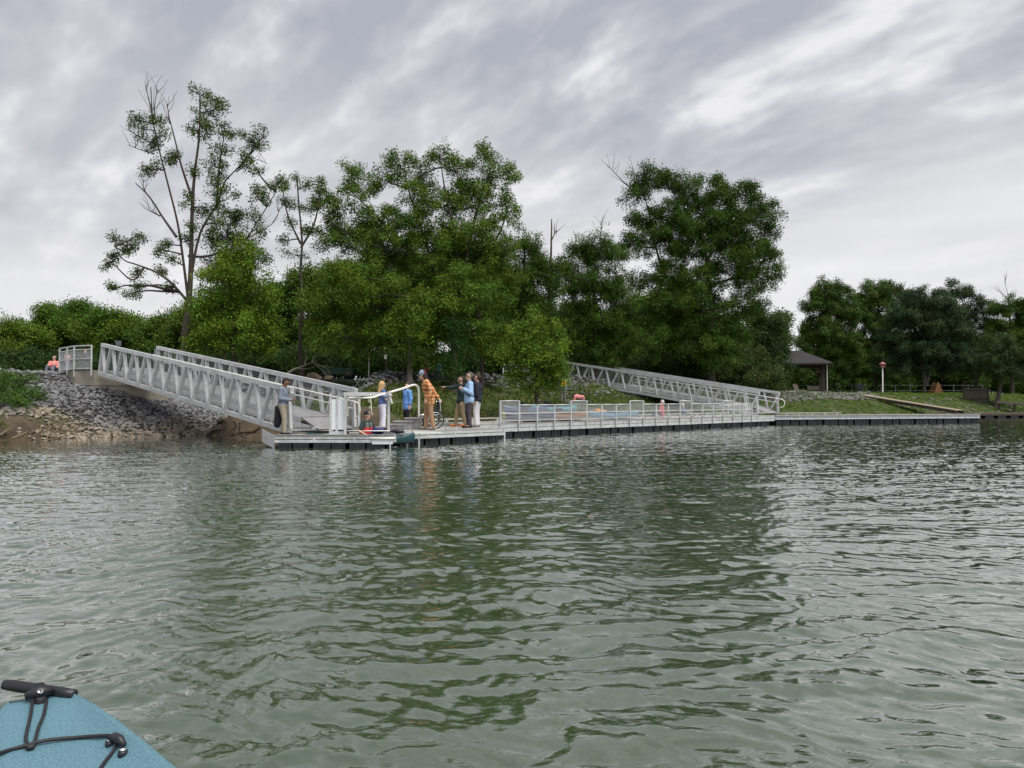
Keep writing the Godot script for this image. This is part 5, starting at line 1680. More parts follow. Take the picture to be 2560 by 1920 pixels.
# ------------------------------------------------------------------ people
func field_mesh(bones: Array, cell: float, k: float, paint: Callable) -> Array:
	# surface nets over a smooth union of tapered capsules; returns [vertices, colours, indices]
	var lo := Vector3.ONE * 1e9
	var hi := -lo
	for b in bones:
		var r: float = maxf(b[2], b[3]) + k + cell * 2.0
		for q in [b[0], b[1]]:
			lo = lo.min(q - Vector3.ONE * r)
			hi = hi.max(q + Vector3.ONE * r)
	var nx := int((hi.x - lo.x) / cell) + 2
	var ny := int((hi.y - lo.y) / cell) + 2
	var nz := int((hi.z - lo.z) / cell) + 2
	var f := PackedFloat32Array()
	f.resize(nx * ny * nz)
	f.fill(1.0)
	for b in bones:
		var A: Vector3 = b[0]
		var ba: Vector3 = b[1] - A
		var inv := 1.0 / maxf(ba.length_squared(), 1e-8)
		var ra: float = b[2]
		var rb: float = b[3]
		var flat: bool = b.size() > 4
		var ax: Vector3 = b[4] if flat else Vector3.ZERO
		var fl: float = b[5] - 1.0 if flat else 0.0
		var m := maxf(ra, rb) + k + cell * 1.5
		var l: Vector3 = ((A.min(b[1]) - Vector3.ONE * m - lo) / cell).max(Vector3.ZERO)
		var h: Vector3 = (A.max(b[1]) + Vector3.ONE * m - lo) / cell
		for z in range(int(l.z), mini(int(h.z) + 1, nz)):
			for y in range(int(l.y), mini(int(h.y) + 1, ny)):
				var row := (z * ny + y) * nx
				for x in range(int(l.x), mini(int(h.x) + 1, nx)):
					var pa := lo + Vector3(x, y, z) * cell - A
					var q := pa - ba * clampf(pa.dot(ba) * inv, 0.0, 1.0)
					if flat:
						q += ax * (q.dot(ax) * fl)
					var d := q.length() - lerpf(ra, rb, clampf(pa.dot(ba) * inv, 0.0, 1.0))
					var o := f[row + x]
					var s := maxf(k - absf(o - d), 0.0) / k
					f[row + x] = minf(o, d) - s * s * k * 0.25
	var id := PackedInt32Array()
	id.resize(nx * ny * nz)
	id.fill(-1)
	var v := PackedVector3Array()
	var c := PackedColorArray()
	var idx := PackedInt32Array()
	var nxy := nx * ny
	for z in nz - 1:
		for y in ny - 1:
			for x in nx - 1:
				var i := z * nxy + y * nx + x
				var f0 := f[i]
				var f1 := f[i + 1]
				var f2 := f[i + nx]
				var f3 := f[i + nx + 1]
				if f0 > 0.06 and f3 > 0.06 and f[i + nxy] > 0.06:
					continue
				var f4 := f[i + nxy]
				var f5 := f[i + nxy + 1]
				var f6 := f[i + nxy + nx]
				var f7 := f[i + nxy + nx + 1]
				var mask := int(f0 < 0) + int(f1 < 0) + int(f2 < 0) + int(f3 < 0) + int(f4 < 0) + int(f5 < 0) + int(f6 < 0) + int(f7 < 0)
				if mask == 0 or mask == 8:
					continue
				var p := Vector3.ZERO
				var n := 0
				for e in [[f0, f1, Vector3(0, 0, 0), Vector3(1, 0, 0)], [f2, f3, Vector3(0, 1, 0), Vector3(1, 0, 0)], [f4, f5, Vector3(0, 0, 1), Vector3(1, 0, 0)], [f6, f7, Vector3(0, 1, 1), Vector3(1, 0, 0)], [f0, f2, Vector3(0, 0, 0), Vector3(0, 1, 0)], [f1, f3, Vector3(1, 0, 0), Vector3(0, 1, 0)], [f4, f6, Vector3(0, 0, 1), Vector3(0, 1, 0)], [f5, f7, Vector3(1, 0, 1), Vector3(0, 1, 0)], [f0, f4, Vector3(0, 0, 0), Vector3(0, 0, 1)], [f1, f5, Vector3(1, 0, 0), Vector3(0, 0, 1)], [f2, f6, Vector3(0, 1, 0), Vector3(0, 0, 1)], [f3, f7, Vector3(1, 1, 0), Vector3(0, 0, 1)]]:
					if (e[0] < 0) != (e[1] < 0):
						p += e[2] + e[3] * (e[0] / (e[0] - e[1]))
						n += 1
				p = lo + (Vector3(x, y, z) + p / n) * cell
				id[i] = v.size()
				v.append(p)
				c.append(paint.call(p))
	for z in range(1, nz - 1):
		for y in range(1, ny - 1):
			for x in range(1, nx - 1):
				var i := z * nxy + y * nx + x
				var inside := f[i] < 0.0
				if f[i] > 0.1:
					continue
				for a in 3:
					var step: int = [1, nx, nxy][a]
					if (f[i + step] < 0.0) == inside:
						continue
					var s1: int = [nx, nxy, 1][a]
					var s2: int = [nxy, 1, nx][a]
					var q0 := id[i - s1 - s2]
					var q1 := id[i - s2]
					var q2 := id[i]
					var q3 := id[i - s1]
					if q0 < 0 or q1 < 0 or q2 < 0 or q3 < 0:
						continue
					if inside:
						idx.append_array([q0, q2, q1, q0, q3, q2])
					else:
						idx.append_array([q0, q1, q2, q0, q2, q3])
	return [v, c, idx]

func put_field(parts: Array, called: String, m: Material, parent: Node) -> MeshInstance3D:
	var v := PackedVector3Array()
	var c := PackedColorArray()
	var idx := PackedInt32Array()
	for p in parts:
		var o := v.size()
		v.append_array(p[0])
		c.append_array(p[1])
		for i in p[2]:
			idx.append(i + o)
	return put(indexed(v, c, idx), called, m, parent)

func hand_field(at_wrist: Vector3, dir: Vector3, palm: Vector3, left: bool, pose: String, col: Color, cell: float) -> Array:
	# palm with four fingers of unequal length and a thumb from its side; dir: towards the fingertips, palm: the way the palm faces
	dir = dir.normalized()
	palm = (palm - dir * palm.dot(dir)).normalized()
	var side := dir.cross(palm) * (1.0 if left else -1.0)
	var b := []
	var w := at_wrist
	for s in [-0.026, 0.0, 0.026]:
		b.append([w, w + dir * 0.085 + side * s, 0.021, 0.016])
	var lens := [0.068, 0.078, 0.072, 0.056]
	for i in 4:
		var root := w + dir * 0.088 + side * (0.031 - 0.021 * i)
		var curl := 0.35
		if pose == "grip": curl = 1.25
		if pose == "point": curl = 0.05 if i == 0 else 1.4
		if pose == "open": curl = 0.12
		var d1 := (dir * cos(curl * 0.7) + palm * sin(curl * 0.7)).normalized()
		var d2 := (dir * cos(curl * 1.7) + palm * sin(curl * 1.7)).normalized()
		var mid: Vector3 = root + d1 * lens[i] * 0.55
		b.append([root, mid, 0.0095, 0.009])
		b.append([mid, mid + d2 * lens[i] * 0.5, 0.009, 0.0075])
	var th := w + dir * 0.025 + side * 0.032
	var t1 := th + (dir * 0.75 + side * 0.7 + palm * 0.35).normalized() * 0.045
	b.append([th, t1, 0.013, 0.011])
	b.append([t1, t1 + (dir + palm * 0.5 + side * 0.15).normalized() * 0.034, 0.011, 0.009])
	return field_mesh(b, cell, 0.008, func(_p): return col)

func person(label: String, pos: Vector3, yaw: float, H: float, o: Dictionary) -> Node3D:
	# local axes: +z the way the person faces, +x the person's left
	var t := thing("person", label, "person", pos, yaw)
	var s := H / 1.75
	var far: bool = o.get("far", false)
	var cell := 0.03 if far else 0.017
	var lean: Vector3 = o.get("lean", Vector3.ZERO)
	var hipy: float = o.get("hip", 0.93)
	var hip := Vector3(0, hipy, 0)
	var bulk: float = o.get("bulk", 1.0)
	var spine := (Vector3(0, 0.52, 0) + lean)
	spine = spine.normalized() * 0.52
	var waist := hip + spine * 0.30
	var chest := hip + spine * 0.70
	var neck := hip + spine * 1.0
	var nod: Vector3 = o.get("nod", Vector3.ZERO)
	var head := neck + (spine.normalized() + nod).normalized() * 0.155
	var look_by: Vector3 = o.get("look", Vector3.ZERO)
	var look := (Vector3(0, 0, 1) + look_by).normalized()
	var shl := chest + spine * 0.20 + Vector3(0.185, 0, 0)
	var shr := chest + spine * 0.20 - Vector3(0.185, 0, 0)
	var el: Vector3 = o.get("elbow_l", shl + Vector3(0.05, -0.28, -0.03))
	var hl: Vector3 = o.get("hand_l", el + Vector3(0.0, -0.25, 0.05))
	var er: Vector3 = o.get("elbow_r", shr + Vector3(-0.05, -0.28, -0.03))
	var hr: Vector3 = o.get("hand_r", er + Vector3(0.0, -0.25, 0.05))
	var fl: Vector3 = o.get("foot_l", Vector3(0.11, 0.08, 0.0))
	var fr: Vector3 = o.get("foot_r", Vector3(-0.11, 0.08, 0.0))
	var kl: Vector3 = o.get("knee_l", (hip + Vector3(0.09, 0, 0)).lerp(fl, 0.5) + Vector3(0, 0.02, 0.03))
	var kr: Vector3 = o.get("knee_r", (hip - Vector3(0.09, 0, 0)).lerp(fr, 0.5) + Vector3(0, 0.02, 0.03))
	var fwd := Vector3(0, 0, 1)
	var skin: Color = o.get("skin", Color(0.42, 0.26, 0.19))
	var hair: Color = o.get("hair", Color(0.03, 0.022, 0.016))
	var S := func(arr: Array) -> Array:
		var out := []
		for b in arr:
			var q: Array = b.duplicate()
			q[0] = b[0] * s
			q[1] = b[1] * s
			q[2] = b[2] * s
			q[3] = b[3] * s
			out.append(q)
		return out
	var toe_l: Vector3 = fl + o.get("toe_l", Vector3(0.02, -0.04, 0.17))
	var toe_r: Vector3 = fr + o.get("toe_r", Vector3(-0.02, -0.04, 0.17))
	var torso := [[hip - Vector3(0.05, 0, 0), hip + Vector3(0.05, 0, 0), 0.125, 0.125], [hip, waist, 0.14 * bulk, 0.13 * bulk, fwd, 1.2], [waist, chest, 0.13 * bulk, 0.155, fwd, 1.3], [chest, neck, 0.15, 0.06, fwd, 1.25], [shl, shr, 0.062, 0.062]]
	var body := torso.duplicate()
	body.append_array([[neck - spine * 0.06, head, 0.052, 0.05], [shl, el, 0.05, 0.041], [el, hl, 0.04, 0.028], [shr, er, 0.05, 0.041], [er, hr, 0.04, 0.028],
		[hip + Vector3(0.09, 0, 0), kl, 0.085, 0.056], [kl, fl, 0.055, 0.036], [hip - Vector3(0.09, 0, 0), kr, 0.085, 0.056], [kr, fr, 0.055, 0.036], [fl, toe_l, 0.04, 0.03], [fr, toe_r, 0.04, 0.03]])
	var plain := func(c: Color) -> Callable: return func(_p): return c
	var parts := [field_mesh(S.call(body), cell * 1.3, 0.03, plain.call(skin))]
	# head with brow, nose, jaw, ears
	var right := look.cross(Vector3.UP).normalized()
	var hu := right.cross(look).normalized()
	var hc := head + hu * 0.03
	var hb := [[hc - look * 0.015 + hu * 0.035, hc - look * 0.02 + hu * 0.03, 0.088, 0.088], [hc + look * 0.035 + hu * 0.02, hc + look * 0.04 - hu * 0.055, 0.062, 0.046], [hc + look * 0.088 + hu * 0.01, hc + look * 0.112 - hu * 0.028, 0.011, 0.015], [hc + look * 0.05 - hu * 0.075, hc + look * 0.066 - hu * 0.088, 0.034, 0.028], [hc + right * 0.088, hc + right * 0.09 - hu * 0.035 - look * 0.01, 0.014, 0.010], [hc - right * 0.088, hc - right * 0.09 - hu * 0.035 - look * 0.01, 0.014, 0.010], [neck, hc - hu * 0.05 - look * 0.02, 0.052, 0.055]]
	var lip := skin.lerp(Color(0.35, 0.1, 0.09), 0.45)
	var beard: bool = o.get("beard", false)
	var face := func(p: Vector3) -> Color:
		var q := p / s - hc
		var y := q.dot(hu)
		var z := q.dot(look)
		var x := absf(q.dot(right))
		if z > 0.05 and absf(y - 0.012) < 0.011 and absf(x - 0.032) < 0.016: return Color(0.03, 0.02, 0.018)
		if z > 0.05 and absf(y - 0.035) < 0.006 and absf(x - 0.034) < 0.02: return hair
		if z > 0.06 and absf(y + 0.058) < 0.008 and x < 0.026: return lip
		if beard and z > 0.0 and y < -0.035: return hair.lerp(skin, 0.25)
		return skin
	parts.append(field_mesh(S.call(hb), 0.018 if far else 0.0085, 0.025, face))
	if not far:
		for side in 2:
			var wr: Vector3 = [hl, hr][side]
			var eb: Vector3 = [el, er][side]
			var pose: String = o.get(["grip_l", "grip_r"][side], "rest")
			var palm: Vector3 = o.get(["palm_l", "palm_r"][side], Vector3([-1.0, 1.0][side], 0, 0))
			parts.append(hand_field(wr * s, o.get(["point_l", "point_r"][side], wr - eb), palm, side == 0, pose, skin, 0.006))
	put_field(parts, "body", M.skin, t)
	# clothes
	var top: Color = o.get("top", Color(0.3, 0.3, 0.3))
	var ease: float = o.get("ease", 0.016)
	var hem: float = o.get("hem", -0.06)
	var shirt := []
	for b in torso:
		var q: Array = b.duplicate()
		q[2] += ease
		q[3] += ease
		shirt.append(q)
	shirt.append([hip + Vector3(-0.06, hem, 0), hip + Vector3(0.06, hem, 0), 0.125 + ease, 0.125 + ease])
	var cuff: float = o.get("sleeve", 0.9)
	for a in [[shl, el, hl], [shr, er, hr]]:
		if cuff > 0.5:
			shirt.append([a[0], a[1], 0.064 + ease, 0.05 + ease])
			shirt.append([a[1], a[1].lerp(a[2], (cuff - 0.5) * 2.0), 0.05 + ease, 0.036 + ease])
		elif cuff > 0.0:
			shirt.append([a[0], a[0].lerp(a[1], cuff * 2.0), 0.064 + ease, 0.058 + ease])
	var paint: Callable = o.get("paint", plain.call(top))
	put_field([field_mesh(S.call(shirt), cell, 0.025, paint)], o.get("top_name", "shirt"), M.cloth, t)
	var legs: Color = o.get("legs", Color(0.1, 0.1, 0.1))
	var flare: float = o.get("flare", 0.0)
	var pants := [[hip - Vector3(0.055, 0.02, 0), hip + Vector3(0.055, -0.02, 0), 0.142, 0.142]]
	for a in [[hip + Vector3(0.09, -0.02, 0), kl, fl], [hip + Vector3(-0.09, -0.02, 0), kr, fr]]:
		pants.append([a[0], a[1], 0.108, 0.075 + flare * 0.4])
		pants.append([a[1], a[2] + (a[1] - a[2]).normalized() * 0.02, 0.072 + flare * 0.4, 0.062 + flare])
	put_field([field_mesh(S.call(pants), cell, 0.02, plain.call(legs))], "trousers", M.cloth, t)
	if not o.get("no_feet", false):
		for a in [[fl, toe_l], [fr, toe_r]]:
			put_field([field_mesh(S.call([[a[0] + Vector3(0, -0.03, -0.03), a[1], 0.048, 0.04], [a[0], a[0] + Vector3(0, -0.03, 0), 0.046, 0.05]]), 0.02 if far else 0.012, 0.02, plain.call(o.get("shoes", Color(0.02, 0.02, 0.025))))], "shoe", M.cloth, t)
	# hair
	var cap: bool = o.has("cap")
	var style: String = o.get("hair_style", "short")
	var hairs := [[hc - look * 0.03 + hu * 0.05, hc - look * 0.045 + hu * 0.02, 0.088, 0.09], [hc - look * 0.06 + hu * 0.0, hc - look * 0.06 - hu * 0.05, 0.07, 0.05], [hc + look * 0.02 + hu * 0.085, hc - look * 0.04 + hu * 0.085, 0.05, 0.06]]
	if style == "long":
		hairs.append([hc - look * 0.055, hc - look * 0.10 - hu * 0.30, 0.09, 0.075])
		hairs.append([hc - look * 0.10 - hu * 0.25, hc - look * 0.12 - hu * 0.42, 0.08, 0.03])
		for sd in [-1.0, 1.0]:
			hairs.append([hc + right * sd * 0.075 + hu * 0.03, hc + right * sd * 0.085 - hu * 0.20 - look * 0.03, 0.035, 0.03])
	if style == "shaggy":
		for sd in [-1.0, 1.0]:
			hairs.append([hc + right * sd * 0.07 - look * 0.03, hc + right * sd * 0.085 - hu * 0.17 - look * 0.04, 0.045, 0.035])
		hairs.append([hc - look * 0.06, hc - look * 0.08 - hu * 0.17, 0.08, 0.06])
	if style != "none":
		put_field([field_mesh(S.call(hairs), 0.022 if far else 0.011, 0.02, func(_p): return tint(hair, 0.08))], "hair", M.cloth, t)
	if cap:
		var cc: Color = o.cap
		put_field([field_mesh(S.call([[hc - look * 0.02 + hu * 0.065, hc - look * 0.03 + hu * 0.06, 0.105, 0.105], [hc + look * 0.08 + hu * 0.055 - right * 0.04, hc + look * 0.08 + hu * 0.055 + right * 0.04, 0.02, 0.02, hu, 2.0], [hc + look * 0.15 + hu * 0.045 - right * 0.035, hc + look * 0.15 + hu * 0.045 + right * 0.035, 0.022, 0.022, hu, 2.4]]), 0.012, 0.03, func(p):
			var q: Vector3 = p / s - hc
			return o.get("cap_mark", cc) if q.dot(look) > 0.06 and absf(q.dot(hu) - 0.10) < 0.016 and absf(q.dot(right)) < 0.035 else (o.get("cap_back", cc) if q.dot(look) < -0.04 else cc))], "cap", M.cloth, t)
	if o.get("glasses", false):
		for sd in [-1.0, 1.0]:
			var g := begin()
			var e: Vector3 = (hc + look * 0.098 + hu * 0.014 + right * float(sd) * 0.034) * s
			tube(g, [e - look * 0.004, e + look * 0.004], [0.025], 8)
			commit(g, "lens", M.black_plastic, t)
			bar("temple", e + right * sd * 0.02, (hc + right * sd * 0.094 + hu * 0.012) * s, 0.006, 0.008, M.black_plastic, t)
	if o.get("belt", false):
		var ring := []
		for k in 17:
			var an := TAU * k / 16.0
			ring.append((hip + Vector3(cos(an) * 0.168, 0.075, sin(an) * 0.148)) * s)
		var g := begin()
		tube(g, ring, [0.022], 5, false)
		commit(g, "belt", M.black_plastic, t)
	return t

func make_people() -> void:
	var deck := 0.394
	var pale := Color(0.52, 0.33, 0.25)
	var tan := Color(0.40, 0.25, 0.17)
	person("man in grey shirt and khaki trousers looking down at his phone by the gangway end", Vector3(-6.94, deck, -23.30), deg_to_rad(92), 1.72, {"skin": Color(0.22, 0.11, 0.065), "hair": Color(0.015, 0.01, 0.01), "top": Color(0.17, 0.20, 0.26), "legs": Color(0.30, 0.26, 0.20), "shoes": Color(0.015, 0.015, 0.03), "belt": true, "hem": 0.06, "nod": Vector3(0, 0, 0.55), "look": Vector3(0, -0.75, 0),
		"elbow_l": Vector3(0.23, 1.12, -0.02), "hand_l": Vector3(0.10, 1.07, 0.27), "elbow_r": Vector3(-0.23, 1.12, -0.02), "hand_r": Vector3(-0.09, 1.07, 0.28), "grip_l": "grip", "grip_r": "grip", "palm_l": Vector3(-0.4, 1, 0), "palm_r": Vector3(0.4, 1, 0), "foot_l": Vector3(0.1, 0.08, -0.02), "foot_r": Vector3(-0.11, 0.08, 0.08)})
	var ph := thing("mobile_phone", "dark phone held in the grey-shirted man's hands", "phone", Vector3(-6.57, deck + 1.09, -23.30), deg_to_rad(92))
	block("case", Vector3(0, 0.0, 0.0), Vector3(0.075, 0.012, 0.15), M.black_plastic, ph)
	block("screen", Vector3(0, 0.0075, 0.0), Vector3(0.066, 0.003, 0.135), M.sign_grey, ph)
	var jk := thing("black_jacket", "black jacket hanging behind the man in grey shirt", "jacket", Vector3(-7.16, deck + 0.26, -23.5))
	put_field([field_mesh([[Vector3(-0.02, 0.55, 0), Vector3(0.06, 0.62, 0), 0.07, 0.06, Vector3(0, 0, 1), 1.6], [Vector3(0, 0.5, 0), Vector3(0.0, 0.05, 0.02), 0.085, 0.105, Vector3(0, 0, 1), 1.7], [Vector3(0.05, 0.5, 0.02), Vector3(0.09, 0.12, 0.03), 0.05, 0.05]], 0.016, 0.04, func(_p): return Color(0.012, 0.013, 0.022))], "cloth", M.cloth, jk)
	pipe("hanger_strap", [Vector3(0.04, 0.6, 0), Vector3(0.1, 0.95, 0.02)], 0.01, M.black_plastic, jk)
	# paddler
	var pd := person("paddler in black cap, green shirt and red life vest sitting in the teal kayak", Vector3(-4.58, 0.06, -24.08), deg_to_rad(62), 1.72, {"skin": pale, "hair": Color(0.16, 0.10, 0.06), "hair_style": "shaggy", "cap": Color(0.015, 0.015, 0.02), "cap_mark": Color(0.4, 0.4, 0.4), "top": Color(0.012, 0.035, 0.03), "legs": Color(0.02, 0.02, 0.03), "sleeve": 0.35, "hip": 0.22, "lean": Vector3(0, 0, 0.06), "no_feet": false,
		"foot_l": Vector3(0.13, 0.16, 0.80), "foot_r": Vector3(-0.13, 0.16, 0.80), "knee_l": Vector3(0.16, 0.30, 0.42), "knee_r": Vector3(-0.16, 0.30, 0.42), "toe_l": Vector3(0.02, 0.1, 0.05), "toe_r": Vector3(-0.02, 0.1, 0.05),
		"elbow_l": Vector3(0.33, 0.44, 0.08), "hand_l": Vector3(0.24, 0.34, 0.30), "elbow_r": Vector3(-0.36, 0.43, 0.05), "hand_r": Vector3(-0.28, 0.33, 0.24), "grip_l": "grip", "grip_r": "grip", "palm_l": Vector3(0, -1, 0), "palm_r": Vector3(0, -1, 0)})
	var vest := [[Vector3(-0.08, 0.62, 0.1), Vector3(-0.09, 0.32, 0.12), 0.085, 0.09], [Vector3(0.08, 0.62, 0.1), Vector3(0.09, 0.32, 0.12), 0.085, 0.09], [Vector3(0, 0.62, -0.08), Vector3(0, 0.32, -0.09), 0.11, 0.12], [Vector3(-0.13, 0.70, 0.02), Vector3(-0.16, 0.32, 0.0), 0.05, 0.08], [Vector3(0.13, 0.70, 0.02), Vector3(0.16, 0.32, 0.0), 0.05, 0.08]]
	put_field([field_mesh(vest, 0.014, 0.03, func(p): return Color(0.02, 0.02, 0.02) if absf(p.x) < 0.014 and p.z > 0 else (Color(0.12, 0.12, 0.125) if p.y > 0.53 else Color(0.55, 0.03, 0.03)))], "life_vest", M.cloth, pd)
	# standing group
	person("woman with long blond hair in blue top and white flared trousers", at(956, 1000, 27.0) * Vector3(1, 0, 1) + Vector3(0, deck, 0), deg_to_rad(112), 1.70, {"skin": pale, "hair": Color(0.48, 0.31, 0.14), "hair_style": "long", "top": Color(0.075, 0.125, 0.30), "legs": Color(0.66, 0.64, 0.74), "flare": 0.03, "sleeve": 0.4, "hem": 0.05, "shoes": Color(0.5, 0.48, 0.45),
		"elbow_l": Vector3(0.25, 1.13, 0.03), "hand_l": Vector3(0.12, 1.22, 0.26), "elbow_r": Vector3(-0.25, 1.12, 0.05), "hand_r": Vector3(-0.10, 1.08, 0.26), "grip_l": "rest", "grip_r": "grip"})
	person("person in untucked sky-blue shirt and black trousers by the curved grab pipe", at(1018, 1000, 27.6) * Vector3(1, 0, 1) + Vector3(0, 0.472, 0), deg_to_rad(-52), 1.58, {"skin": pale, "hair": Color(0.06, 0.035, 0.02), "top": Color(0.13, 0.29, 0.62), "legs": Color(0.008, 0.008, 0.014), "hem": -0.13, "ease": 0.024, "sleeve": 0.85, "bulk": 1.1})
	# checked overshirt: orange and cream squares printed in the cloth
	var plaid := func(p: Vector3) -> Color:
		var u := fposmod(p.x * 8.2 + p.z * 8.2 + 0.2, 1.0)
		var v := fposmod(p.y * 8.2, 1.0)
		var a := 1.0 if u < 0.5 else 0.0
		var b := 1.0 if v < 0.5 else 0.0
		var cream := Color(0.66, 0.46, 0.27)
		var rust := Color(0.33, 0.085, 0.025)
		var ora := Color(0.50, 0.20, 0.06)
		return cream if a + b > 1.5 else (rust if a + b < 0.5 else ora)
	person("tall man in orange plaid overshirt, tan trousers and blue cap striding forward", at(1074, 1000, 25.2) * Vector3(1, 0, 1) + Vector3(0, 0.472, 0), deg_to_rad(-78), 1.95, {"skin": pale, "hair": Color(0.02, 0.014, 0.012), "hair_style": "shaggy", "cap": Color(0.22, 0.29, 0.38), "cap_back": Color(0.10, 0.02, 0.03), "top": Color(0.5, 0.2, 0.07), "paint": plaid, "legs": Color(0.34, 0.20, 0.115), "shoes": Color(0.16, 0.15, 0.13), "hem": -0.10, "ease": 0.028, "lean": Vector3(0, 0, 0.13), "nod": Vector3(0, 0, 0.3), "look": Vector3(0.1, -0.3, 0), "top_name": "overshirt",
		"elbow_l": Vector3(0.27, 1.14, -0.06), "hand_l": Vector3(0.27, 0.90, 0.10), "elbow_r": Vector3(-0.29, 1.13, -0.10), "hand_r": Vector3(-0.30, 0.93, -0.30), "grip_r": "open", "palm_r": Vector3(-0.3, 0, 1), "foot_l": Vector3(0.11, 0.08, -0.10), "foot_r": Vector3(-0.11, 0.08, 0.10)})
	person("bearded man in dark green polo and khaki trousers pointing with an outstretched arm", at(1152, 1000, 28.4) * Vector3(1, 0, 1) + Vector3(0, 0.472, 0), deg_to_rad(-72), 1.84, {"skin": pale, "hair": Color(0.04, 0.025, 0.018), "beard": true, "glasses": true, "top": Color(0.008, 0.03, 0.027), "legs": Color(0.28, 0.21, 0.125), "shoes": Color(0.55, 0.17, 0.05), "sleeve": 0.9, "hem": -0.03,
		"elbow_r": Vector3(-0.26, 1.37, 0.28), "hand_r": Vector3(-0.22, 1.39, 0.50), "grip_r": "point", "palm_r": Vector3(0, -1, 0), "foot_l": Vector3(0.13, 0.08, -0.12), "foot_r": Vector3(-0.13, 0.08, 0.16)})
	var bl := person("man with glasses in light blue pullover carrying a black backpack", at(1173, 1000, 26.7) * Vector3(1, 0, 1) + Vector3(0, 0.472, 0), deg_to_rad(-74), 1.92, {"skin": pale, "hair": Color(0.09, 0.08, 0.075), "glasses": true, "top": Color(0.30, 0.46, 0.68), "legs": Color(0.055, 0.045, 0.055), "bulk": 1.16, "ease": 0.022, "hem": -0.05, "shoes": Color(0.015, 0.015, 0.015),
		"elbow_l": Vector3(0.27, 1.12, 0.02), "hand_l": Vector3(0.12, 1.26, 0.24), "elbow_r": Vector3(-0.27, 1.12, 0.02), "hand_r": Vector3(-0.06, 1.25, 0.26), "grip_l": "grip", "grip_r": "grip"})
	var bp := thing("backpack", "black backpack on the shoulders of the man in light blue pullover", "backpack", bl.position + Vector3(0, 1.18, 0), bl.rotation.y)
	put_field([field_mesh([[Vector3(0, 0.30, -0.24), Vector3(0, -0.02, -0.26), 0.13, 0.14, Vector3(0, 0, 1), 1.5]], 0.016, 0.03, func(_p): return Color(0.012, 0.012, 0.02))], "pack", M.cloth, bp)
	for sd in [-1.0, 1.0]:
		var g := begin()
		tube(g, curve([Vector3(0.12 * sd, 0.36, -0.16), Vector3(0.13 * sd, 0.45, 0.0), Vector3(0.13 * sd, 0.34, 0.17), Vector3(0.14 * sd, 0.12, 0.19), Vector3(0.2 * sd, -0.05, 0.06), Vector3(0.16 * sd, -0.06, -0.16)], 4), [0.022], 6)
		commit(g, "strap", M.black_plastic, bp)
	person("dark haired man in navy vest and white trousers standing close behind the backpack wearer", at(1193, 1000, 27.7) * Vector3(1, 0, 1) + Vector3(0, 0.472, 0), deg_to_rad(-105), 1.90, {"skin": Color(0.5, 0.29, 0.22), "hair": Color(0.04, 0.022, 0.015), "top": Color(0.010, 0.012, 0.028), "legs": Color(0.60, 0.60, 0.63), "shoes": Color(0.2, 0.2, 0.2), "hem": 0.0, "top_name": "vest", "ease": 0.024})
	# people further off
	var sit := {"far": true, "hip": 0.14, "foot_l": Vector3(0.16, 0.07, 0.55), "foot_r": Vector3(-0.16, 0.07, 0.55), "knee_l": Vector3(0.17, 0.40, 0.34), "knee_r": Vector3(-0.17, 0.40, 0.34), "elbow_l": Vector3(0.26, 0.34, 0.12), "hand_l": Vector3(0.14, 0.36, 0.32), "elbow_r": Vector3(-0.26, 0.34, 0.12), "hand_r": Vector3(-0.14, 0.36, 0.32)}
	var q := sit.duplicate()
	q.merge({"top": Color(0.68, 0.25, 0.22), "legs": Color(0.10, 0.11, 0.14), "hair": Color(0.07, 0.035, 0.02), "skin": pale})
	var p := at(135, 930, 38.5)
	p.y = ground_height(p.x, p.z) + 0.02
	person("person in salmon jacket sitting on the riprap mound left of the abutment", p, 0.1, 1.7, q)
	q = {"far": true, "top": Color(0.62, 0.28, 0.36), "legs": Color(0.2, 0.2, 0.3), "hair": Color(0.4, 0.27, 0.13), "hair_style": "long", "skin": pale, "sleeve": 0.3}
	p = at(168, 930, 38.0)
	p.y = 2.78
	person("blond child in pink shirt behind the abutment railing", p, PI - 0.3, 1.05, q)
	q = {"far": true, "top": Color(0.03, 0.03, 0.07), "legs": Color(0.03, 0.03, 0.06), "hair": Color(0.12, 0.06, 0.03), "skin": pale}
	p = at(213, 930, 37.6)
	p.y = 2.78
	person("person in navy behind the mesh of the abutment railing", p, -0.4, 1.15, q)
	q = {"far": true, "top": Color(0.06, 0.30, 0.26), "legs": Color(0.05, 0.05, 0.06), "hair": Color(0.03, 0.02, 0.015), "skin": pale, "sleeve": 0.3}
	p = at(1098, 940, 48.0)
	p.y = ground_height(p.x, p.z)
	person("person in teal shirt beyond the stone berm beside the ivy-clad trunk", p, 0.0, 1.25, q)
	q = q.duplicate()
	q.merge({"top": Color(0.35, 0.02, 0.04), "legs": Color(0.03, 0.03, 0.04)}, true)
	p = at(1066, 940, 48.5)
	p.y = ground_height(p.x, p.z)
	person("person in dark red beyond the berm behind the plaid man's cap", p, 0.5, 1.35, q)
	var lv := {"far": true, "top": Color(0.10, 0.17, 0.22), "legs": Color(0.20, 0.17, 0.20), "hair": Color(0.03, 0.02, 0.015), "skin": pale}
	p = at(1408, 1000, 46.5)
	p.y = ground_height(p.x, p.z)
	var lp := person("person in yellow life vest standing under the far gangway's upper end", p, 0.1, 1.68, lv)
